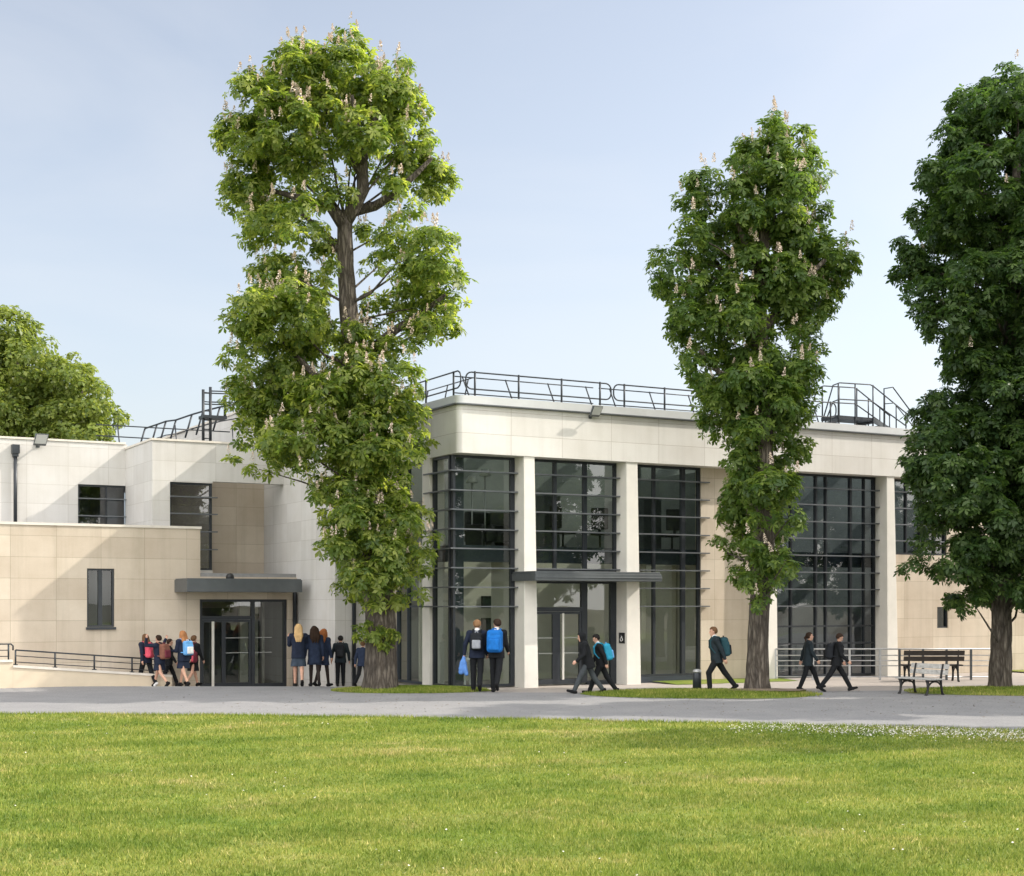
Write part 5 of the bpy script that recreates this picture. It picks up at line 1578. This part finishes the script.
def person(px, fy, hy, Y, face, label, top='navy', bottom='trousers', bcol='black', hair='short', hcol='brown', legs=((22, 4), (-20, 22)), arms=((-18, 8, 12), (18, 8, 18)),
           lean=3, head=(0, 0), toplen=0.80, hood=False, shoes='shoe', bag=None, collar=False, legcol=None, group="students walking to school", hem=None, bulk=1.0):
    """local x forward, y to the left, z up, at a standing height of 1.75 m scaled to the picture's figure"""
    H = (fy - hy) / FPX * Y / 1.745
    x0, y0, z0 = at(px, fy, Y)
    Rz = R_(face)
    root = empty("person", (x0, y0, z0), Rz, label=label, cat="person", group=group)
    l = R_(lean); fw = np.array([math.cos(l), 0, -math.sin(l)]); up = np.array([math.sin(l), 0, math.cos(l)]); lf = np.array([0, 1.0, 0])
    hip = np.array([0, 0, 0.92])
    J = {}
    for s, (th, kn) in zip((1, -1), legs):
        h = hip + lf * 0.088 * s
        a = R_(th); k_ = h + 0.43 * np.array([math.sin(a), 0, -math.cos(a)])
        a2 = R_(th - kn); an = k_ + 0.415 * np.array([math.sin(a2), 0, -math.cos(a2)])
        a3 = a2 * 0.8 if a2 < 0 else a2 * 0.6
        fd = np.array([math.cos(a3), 0, math.sin(a3)]); fn = np.array([math.sin(a3), 0, -math.cos(a3)])
        heel = an + fn * 0.055 - fd * 0.05; toe = an + fn * 0.065 + fd * 0.165
        J[s] = (h, k_, an, heel, toe)
    zmin = min(min(J[s][3][2], J[s][4][2]) for s in (1, -1)) - 0.03
    dz = np.array([0, 0, -zmin])
    hip = hip + dz
    for s in (1, -1): J[s] = tuple(p + dz for p in J[s])
    T = lambda f, y, u: hip + fw * f + lf * y + up * u       # torso frame, u above the hip
    sh = {s: T(-0.01, 0.185 * s * bulk, 0.49) for s in (1, -1)}
    A = {}
    for s, (sw, ab, el) in zip((1, -1), arms):
        a, b = R_(sw), R_(ab)
        d1 = fw * math.sin(a) * math.cos(b) - up * math.cos(a) * math.cos(b) + lf * s * math.sin(b)
        a2 = R_(sw + el); d2 = fw * math.sin(a2) * math.cos(b * 0.4) - up * math.cos(a2) * math.cos(b * 0.4) + lf * s * math.sin(b * 0.3)
        e = sh[s] + 0.29 * d1; w = e + 0.25 * d2
        A[s] = (sh[s], e, w, d2)
    yaw, pit = R_(head[0]), R_(head[1])
    nb = T(0.0, 0, 0.54); hc = T(0.02, 0, 0.70)
    hf = fw * math.cos(yaw) * math.cos(pit) + lf * math.sin(yaw) * math.cos(pit) + up * math.sin(-pit)
    hl = np.cross(up, hf); hl /= np.linalg.norm(hl); hu = np.cross(hf, hl)
    HD = lambda f, y, u: hc + hf * f + hl * y + hu * u
    allp = np.array([p for s in (1, -1) for p in J[s]] + [p for s in (1, -1) for p in A[s][:3]] + [hc])
    lo = allp.min(0) - 0.34; hi = allp.max(0) + 0.34; lo[2] = -0.05
    def finish(sd, name, mat):
        me = sd.mesh(name)
        if me is None: return None
        co = np.empty(len(me.vertices) * 3, np.float32); me.vertices.foreach_get("co", co); me.vertices.foreach_set("co", co * H); me.update()
        return link_mesh(name, me, root, (mat,))
    # the body
    sd = SDF(lo, hi, 0.0105)
    for s in (1, -1):
        h, k_, an, heel, toe = J[s]
        sd.cap(h, k_, 0.080, 0.052); sd.cap(k_, an, 0.054, 0.036); sd.cap(heel, toe, 0.034, 0.028)
        a, e, w, d2 = A[s]
        sd.cap(a, e, 0.048, 0.037); sd.cap(e, w, 0.037, 0.026)
        # hand: palm, four curled fingers of different lengths, thumb from the side of the palm
        side = np.cross(d2, lf); side /= np.linalg.norm(side)      # across the palm, thumb side forward
        inn = -lf * s
        pe = w + d2 * 0.075
        sd.cap(w, pe, 0.024, 0.026, 0.012); sd.cap(w + side * 0.018, pe + side * 0.024, 0.018, 0.018, 0.01); sd.cap(w - side * 0.016, pe - side * 0.022, 0.017, 0.016, 0.01)
        for q, ln in zip((0.030, 0.010, -0.010, -0.029), (0.068, 0.078, 0.072, 0.056)):
            b0 = pe + side * q; b1 = b0 + d2 * ln * 0.5 + inn * 0.006; b2 = b1 + d2 * ln * 0.38 + inn * ln * 0.35
            sd.cap(b0, b1, 0.0105, 0.010, 0.004); sd.cap(b1, b2, 0.010, 0.008, 0.004)
        t0 = w + d2 * 0.02 + side * 0.025; t1 = t0 + d2 * 0.035 + side * 0.024 + inn * 0.008
        sd.cap(t0, t1, 0.013, 0.011, 0.006); sd.cap(t1, t1 + d2 * 0.03 + side * 0.004, 0.011, 0.009, 0.004)
    sd.cap(T(0, 0.06, 0.0), T(0, -0.06, 0.0), 0.105, None, 0.05); sd.cap(T(0, 0.04, 0.0), T(0.01, 0.05, 0.40), 0.095, 0.10, 0.05); sd.cap(T(0, -0.04, 0.0), T(0.01, -0.05, 0.40), 0.095, 0.10, 0.05)
    sd.cap(sh[1], sh[-1], 0.055, None, 0.05); sd.cap(nb - up * 0.05, T(0.012, 0, 0.64), 0.056, 0.05, 0.03)
    sd.cap(HD(-0.018, 0, 0.022), HD(-0.004, 0, 0.030), 0.092, 0.086, 0.03); sd.cap(HD(0.030, 0, -0.045), HD(0.045, 0, -0.080), 0.055, 0.038, 0.03)
    sd.cap(HD(0.080, 0, 0.012), HD(0.100, 0, -0.026), 0.010, 0.014, 0.012)                  # nose
    for s in (1, -1): sd.cap(HD(-0.005, 0.084 * s, 0.012), HD(-0.010, 0.090 * s, -0.022), 0.014, 0.010, 0.006)
    sd.cap(HD(0.075, 0.016, -0.058), HD(0.075, -0.016, -0.058), 0.011, None, 0.004)
    finish(sd, "body", SKIN)
    m = MB()
    for s in (1, -1):
        c = HD(0.074, 0.031 * s, 0.006) * H; b = len(m.v)
        m.lathe([(0.001, -0.009), (0.007, -0.006), (0.009, 0), (0.007, 0.006), (0.001, 0.009)], n=8)
        for i in range(b, len(m.v)): m.v[i] = tuple(np.array(m.v[i]) * H + c)
    m.build("eyes", M['black'], root)
    # hair
    if not hood:
        sd = SDF(hc - 0.42, hc + 0.30, 0.011)
        sd.cap(HD(-0.026, 0, 0.034), HD(-0.008, 0, 0.042), 0.100, 0.093, 0.02)
        def face_cut(X, Yc, Zc):
            P = np.stack([X, Yc, Zc], -1) - hc
            f = P @ hf; u = P @ hu
            return np.minimum(f - 0.020, 0.062 - u) if hair in ('short', 'tail') else np.minimum(f - 0.035, 0.062 - u)
        sd.cut(face_cut)
        if hair == 'short': sd.cap(HD(-0.07, 0.03, -0.01), HD(-0.07, -0.03, -0.01), 0.042, None, 0.03)
        if hair == 'tail':
            sd.cap(HD(-0.06, 0.03, -0.005), HD(-0.06, -0.03, -0.005), 0.05, None, 0.03); sd.cap(HD(-0.10, 0, 0.02), HD(-0.145, 0, -0.03), 0.030, 0.036, 0.015); sd.cap(HD(-0.145, 0, -0.03), HD(-0.125, 0, -0.17), 0.036, 0.014, 0.015)
        if hair in ('long', 'curly'):
            rr = 1.0 if hair == 'long' else 1.3
            for q in (-0.055, 0.0, 0.055):
                sd.cap(HD(-0.06, q, 0.0), T(-0.115, q * 1.25 * rr, 0.50), 0.058 * rr, 0.050 * rr, 0.03); sd.cap(T(-0.115, q * 1.25 * rr, 0.50), T(-0.128, q * rr, 0.34), 0.050 * rr, 0.022, 0.03)
            for s in (1, -1): sd.cap(HD(-0.005, 0.078 * s, 0.0), T(0.0, 0.095 * s * rr, 0.50), 0.034 * rr, 0.03, 0.025)
        finish(sd, "hair", cm(hcol))
    # jacket
    sd = SDF(lo, hi, 0.0125)
    b_ = 1.12 * bulk
    sd.cap(T(0, 0.045, 0.0), T(0.01, 0.06, 0.40), 0.120 * b_, 0.118 * b_, 0.05); sd.cap(T(0, -0.045, 0.0), T(0.01, -0.06, 0.40), 0.120 * b_, 0.118 * b_, 0.05)
    sd.cap(sh[1], sh[-1], 0.078, None, 0.06); sd.cap(T(-0.01, 0, 0.52), T(0.0, 0, 0.555), 0.072, 0.062, 0.03)
    ul = toplen - 0.92
    sd.cap(T(0, 0.05, 0.0), T(-0.01, 0.06, ul), 0.118 * b_, 0.128 * b_, 0.05); sd.cap(T(0, -0.05, 0.0), T(-0.01, -0.06, ul), 0.118 * b_, 0.128 * b_, 0.05)
    for s in (1, -1):
        a, e, w, d2 = A[s]
        sd.cap(a, e, 0.071 * bulk, 0.058 * bulk, 0.03); sd.cap(e, w - d2 * 0.005, 0.058 * bulk, 0.044, 0.02)
    if hood:
        sd.cap(HD(-0.03, 0, 0.03), HD(-0.0, 0, 0.035), 0.118, 0.108, 0.03); sd.cap(HD(-0.03, 0, -0.05), T(-0.03, 0, 0.52), 0.095, 0.10, 0.04)
    zc_ = T(0, 0, ul)
    def hemcut(X, Yc, Zc):
        P = np.stack([X, Yc, Zc], -1) - zc_
        core = np.maximum(np.abs(Yc) - 0.235, -1)
        return np.where(np.abs(Yc) < 0.20 * bulk + 0.02, -(P @ up), -1.0)
    armlow = min(A[1][2][2], A[-1][2][2])
    sd.cut(hemcut)
    if hood:
        sd.cut(lambda X, Yc, Zc: -np.maximum(np.maximum(-( (np.stack([X, Yc, Zc], -1) - hc) @ hf - 0.055), np.linalg.norm(np.stack([X, Yc, Zc], -1) - HD(0.12, 0, -0.01), axis=-1) - 0.12), -1) - 0.0)
    finish(sd, "hooded_coat" if hood else "jacket", cm(top))
    if collar:
        sd = SDF(nb - 0.2, nb + 0.25, 0.010)
        sd.cap(T(-0.006, 0, 0.555), T(0.004, 0, 0.585), 0.070, 0.062, 0.01); finish(sd, "shirt_collar", cm('white'))
    # trousers or skirt
    if bottom == 'trousers':
        sd = SDF(lo, hi, 0.0125)
        sd.cap(T(0, 0.05, 0.02), T(0, -0.05, 0.02), 0.118, None, 0.05)
        for s in (1, -1):
            h, k_, an, heel, toe = J[s]
            sd.cap(h, k_, 0.097, 0.074, 0.025); sd.cap(k_, an + (k_ - an) * 0.03, 0.074, 0.062, 0.02)
        finish(sd, "trousers", cm(bcol))
    else:
        sd = SDF(lo, hi, 0.0125)
        hz = (hem or 0.60) + dz[2]
        km = (J[1][1] + J[-1][1]) / 2
        for s in (1, -1):
            sd.cap(T(0, 0.05 * s, 0.03), np.array([km[0] * 0.35, 0.085 * s, hz - 0.1]), 0.112, 0.150, 0.06)
        sd.cut(lambda X, Yc, Zc: hz - Zc)
        finish(sd, "skirt", cm(bcol))
        if legcol:
            sd = SDF(lo, hi, 0.0125)
            for s in (1, -1):
                h, k_, an, heel, toe = J[s]
                sd.cap(h, k_, 0.084, 0.056, 0.02); sd.cap(k_, an, 0.058, 0.040, 0.02)
            finish(sd, "tights", cm(legcol))
    for s in (1, -1):
        h, k_, an, heel, toe = J[s]
        sd = SDF(np.minimum(heel, toe) - 0.14, np.maximum(heel, toe) + 0.16, 0.011)
        sd.cap(heel, heel + (toe - heel) * 0.55, 0.046, 0.044, 0.02); sd.cap(heel + (toe - heel) * 0.5, toe + (toe - heel) * 0.06, 0.046, 0.036, 0.02); sd.cap(an, heel + (toe - heel) * 0.2, 0.046, 0.04, 0.02)
        finish(sd, "shoe", cm(shoes))
    # bag: a thing of its own
    if bag:
        bc, pc, blab, kind, bs = bag
        Rm = np.stack([fw, lf, up], 1)
        if kind == 'back':
            c = T(-0.235, 0, 0.28); half = np.array([0.095, 0.155, 0.225]) * bs
        elif kind == 'sling':
            c = T(-0.17, -0.16, 0.10); half = np.array([0.09, 0.14, 0.20]) * bs
        base = c - up * half[2]
        bp = np.array([base[0], base[1], base[2]]) * H
        wx = x0 + math.cos(Rz) * bp[0] - math.sin(Rz) * bp[1]; wy = y0 + math.sin(Rz) * bp[0] + math.cos(Rz) * bp[1]
        br = empty("backpack", (wx, wy, z0 + bp[2]), Rz, label=blab, cat="backpack", group="school bags")
        def fin2(sd, name, mat):
            me = sd.mesh(name)
            co = np.empty(len(me.vertices) * 3, np.float32); me.vertices.foreach_get("co", co)
            co = co.reshape(-1, 3) * H - bp.astype(np.float32); me.vertices.foreach_set("co", co.ravel()); me.update()
            link_mesh(name, me, br, (mat,))
        sd = SDF(c - 0.45, c + 0.45, 0.012)
        sd.box(c, Rm, half, 0.07 * bs); sd.box(c - up * half[2] * 0.2 - fw * half[0] * 0.3, Rm, half * np.array([0.9, 0.98, 0.78]), 0.06 * bs)
        fin2(sd, "bag_body", cm(bc))
        sd = SDF(c - 0.45, c + 0.45, 0.012)
        sd.box(c - fw * half[0] * 1.15 - up * half[2] * 0.32, Rm, half * np.array([0.42, 0.72, 0.50]), 0.03 * bs)
        fin2(sd, "front_pocket", cm(pc))
        for s in (1, -1):
            if kind == 'sling' and s == 1: continue
            sd = SDF(c - 0.55, c + 0.65, 0.012)
            off_ = 0.085 * s if kind == 'back' else 0.05
            chain = [c + up * half[2] * 0.75 + lf * off_ * 0.6 + fw * half[0] * 0.6, T(-0.11, 0.095 * s, 0.545), T(0.02, 0.10 * s, 0.585), T(0.125, 0.105 * s, 0.47), T(0.14, 0.12 * s, 0.30), T(0.05, 0.165 * s, 0.16), c - up * half[2] * 0.6 + lf * half[1] * 0.8 * s + fw * half[0] * 0.7]
            for p, q in zip(chain, chain[1:]): sd.cap(p, q, 0.019, None, 0.01)
            fin2(sd, "strap", cm(bc))
        sd = SDF(c - 0.45, c + 0.45, 0.010)
        hp = c + up * half[2]
        for p, q in ((hp + lf * 0.035 - up * 0.02, hp + lf * 0.03 + up * 0.03), (hp + lf * 0.03 + up * 0.03, hp - lf * 0.03 + up * 0.03), (hp - lf * 0.03 + up * 0.03, hp - lf * 0.035 - up * 0.02)): sd.cap(p, q, 0.013, None, 0.005)
        fin2(sd, "handle", cm(pc))
    return dict(root=root, A=A, J=J, T=T, H=H, o=(x0, y0, z0), Rz=Rz)

WALK = ((24, 4), (-18, 24)); WALK2 = ((-18, 26), (24, 4)); STAND = ((4, 2), (-4, 4))
person(146, 687.3, 633.5, 39.0, 140, "student with a salmon-pink backpack, white shoes and long brown hair, walking left", top='navy', hair='long', hcol='brown', legs=((20, 5), (-22, 12)), shoes='white',
       bag=('pink', 'pink', "salmon-pink backpack on the leftmost walking student", 'back', 1.05))
person(159.5, 687.5, 634.0, 38.7, 150, "student in navy with both hands raised to her dark hair, bare-legged in a short skirt", bottom='skirt', bcol='navy', hair='short', hcol='darkbrown', legs=WALK2, arms=((95, 40, 105), (85, 45, 115)), hem=0.60,
       bag=('rust', 'burgundy', "brown and burgundy backpack on the student raising both arms", 'back', 1.12))
person(168.5, 687.2, 638.0, 40.2, 20, "student in dark uniform half hidden behind the one raising her arms", top='black', hair='short', hcol='darkbrown', legs=WALK)
person(183.5, 687.3, 631.0, 38.8, 140, "girl with long strawberry-blond hair, short navy skirt and bare legs, by the left door", bottom='skirt', bcol='navy', hair='long', hcol='auburn', legs=((-14, 18), (20, 4)), hem=0.58, arms=((10, 10, 80), (-10, 8, 20)),
       bag=('sky', 'white', "light blue and white backpack on the strawberry-blond girl", 'back', 1.0))
person(193.0, 686.8, 634.5, 39.8, 60, "student with brown hair in a dark skirt, close behind the strawberry-blond girl", top='black', bottom='skirt', bcol='black', hair='short', hcol='brown', legs=WALK, hem=0.56,
       bag=('burgundy', 'pink', "burgundy shoulder bag on the student nearest the left door", 'sling', 0.95))
person(298.5, 687.5, 624.0, 38.4, 100, "tall blond girl seen from behind in navy blazer and slate skirt, hands at her face", bottom='skirt', bcol='slate', hair='long', hcol='blond', legs=((10, 2), (-14, 26)), arms=((35, 12, 110), (30, 12, 105)), hem=0.58)
person(314.5, 687.0, 627.0, 38.6, 110, "student with long dark brown hair in a long navy coat and dark tights", top='coat', bottom='skirt', bcol='coat', hair='curly', hcol='darkbrown', legs=((8, 4), (-10, 10)), toplen=0.66, hem=0.62, legcol='tights', arms=((6, 12, 10), (-6, 10, 10)))
person(323.0, 686.9, 629.5, 38.9, 60, "student with wavy red hair in navy, beside the one with dark brown hair", top='coat', bottom='skirt', bcol='coat', hair='curly', hcol='redhair', legs=((-12, 14), (12, 3)), toplen=0.72, hem=0.64, legcol='tights', arms=((-8, 10, 10), (6, 8, 14)),
       bag=('coat', 'greybag', "dark blue and grey backpack on the red-haired student", 'back', 0.85))
person(340.5, 686.6, 636.5, 39.4, 92, "student in black trousers and dark jacket seen from behind beside the drainpipe", top='dark', hair='short', hcol='blackhair', legs=((-10, 4), (8, 3)), arms=((0, 20, 8), (4, 18, 8)),
       bag=('darkpack', 'charcoal', "black backpack with a pale stripe on the student by the drainpipe", 'back', 1.0))
person(362.5, 686.8, 640.0, 37.6, 70, "student in navy mostly hidden behind the trunk of the left chestnut", top='coat', hair='short', hcol='brown', legs=WALK2)
pA = person(477.0, 691.8, 620.5, 35.6, 88, "boy with light brown hair and white collar carrying a light blue jacket", hair='short', hcol='lightbrown', legs=((2, 3), (-14, 26)), arms=((-6, 20, 10), (4, 8, 20)), collar=True,
       bag=('darkpack', 'greybag', "black and grey backpack on the boy carrying a light blue jacket", 'back', 0.95))
person(496.5, 691.8, 619.5, 35.4, 80, "boy with dark hair and a bright blue backpack, head turned to his friend", top='black', hair='short', hcol='darkbrown', legs=((4, 2), (-22, 20)), arms=((8, 8, 30), (12, 8, 40)), head=(40, 8), collar=True,
       bag=('blue', 'blue', "large bright blue backpack of the boy at the corner window", 'back', 1.22))
person(588.0, 695.0, 631.0, 34.9, 186, "person in a black hooded coat and grey trousers leaning forward, walking left", top='black', hood=True, bcol='grey', legs=((30, 6), (-22, 14)), arms=((24, 8, 40), (10, 8, 50)), lean=14, toplen=0.74, bulk=1.12)
person(601.0, 694.6, 633.0, 35.3, 182, "boy in black with a teal-blue backpack, walking left in step with the hooded person", top='black', bcol='black', hair='short', hcol='blackhair', legs=((26, 6), (-24, 12)), lean=10, collar=True, head=(0, 15),
       bag=('teal', 'sky', "teal-blue backpack of the boy beside the hooded person", 'back', 1.08))
person(716.5, 692.6, 625.5, 35.2, 182, "boy striding left on the grass between the bollard and the middle chestnut", top='dark', bcol='black', hair='short', hcol='brown', legs=((30, 34), (-32, 6)), arms=((-22, 8, 8), (-36, 8, 28)), lean=6, collar=True,
       bag=('greenblue', 'darkpack', "dark green-blue backpack of the boy striding across the grass", 'back', 1.12))
person(808.0, 691.3, 633.0, 36.0, 2, "woman with a dark ponytail all in black, walking right behind a man", top='dark', bcol='black', hair='tail', hcol='darkbrown', legs=((28, 8), (-14, 8)), arms=((-18, 10, 6), (16, 8, 20)), head=(0, -8), toplen=0.74)
person(836.5, 691.8, 631.5, 35.7, 0, "man in black with a dark backpack looking down, walking right towards the bench", top='black', bcol='black', hair='short', hcol='darkbrown', legs=((31, 3), (-30, 8)), arms=((12, 8, 30), (16, 8, 36)), lean=6, head=(0, 22),
       bag=('darkpack', 'black', "black backpack of the man walking towards the bench", 'back', 1.0))
# the light blue jacket hanging from the boy's left hand
w_ = pA['A'][1][2]; H_ = pA['H']
hand = w_ + pA['A'][1][3] * 0.07
sd = SDF(hand - 0.6, hand + 0.3, 0.012)
sd.cap(hand + np.array([0, 0, 0.02]), hand + np.array([-0.02, 0.02, -0.14]), 0.035, 0.07, 0.03)
sd.cap(hand + np.array([-0.02, 0.02, -0.14]), hand + np.array([-0.03, 0.07, -0.36]), 0.07, 0.065, 0.04); sd.cap(hand + np.array([-0.02, 0.0, -0.14]), hand + np.array([-0.02, -0.06, -0.40]), 0.06, 0.055, 0.03)
sd.cap(hand + np.array([-0.05, 0.04, -0.10]), hand + np.array([-0.07, 0.10, -0.28]), 0.04, 0.03, 0.02)
me = sd.mesh("carried_jacket")
co = np.empty(len(me.vertices) * 3, np.float32); me.vertices.foreach_get("co", co)
hb = hand + np.array([0, 0, -0.42])
co = ((co.reshape(-1, 3) - hb) * H_).astype(np.float32); me.vertices.foreach_set("co", co.ravel()); me.update()
o = link_mesh("carried_jacket", me, None, (cm('lightblue'),))
hb = hb * H_; rz = pA['Rz']
o.location = (pA['o'][0] + math.cos(rz) * hb[0] - math.sin(rz) * hb[1], pA['o'][1] + math.sin(rz) * hb[0] + math.cos(rz) * hb[1], pA['o'][2] + hb[2]); o.rotation_euler = (0, 0, rz)
tag(o, "light blue jacket hanging from the hand of a boy with a grey backpack", "jacket")
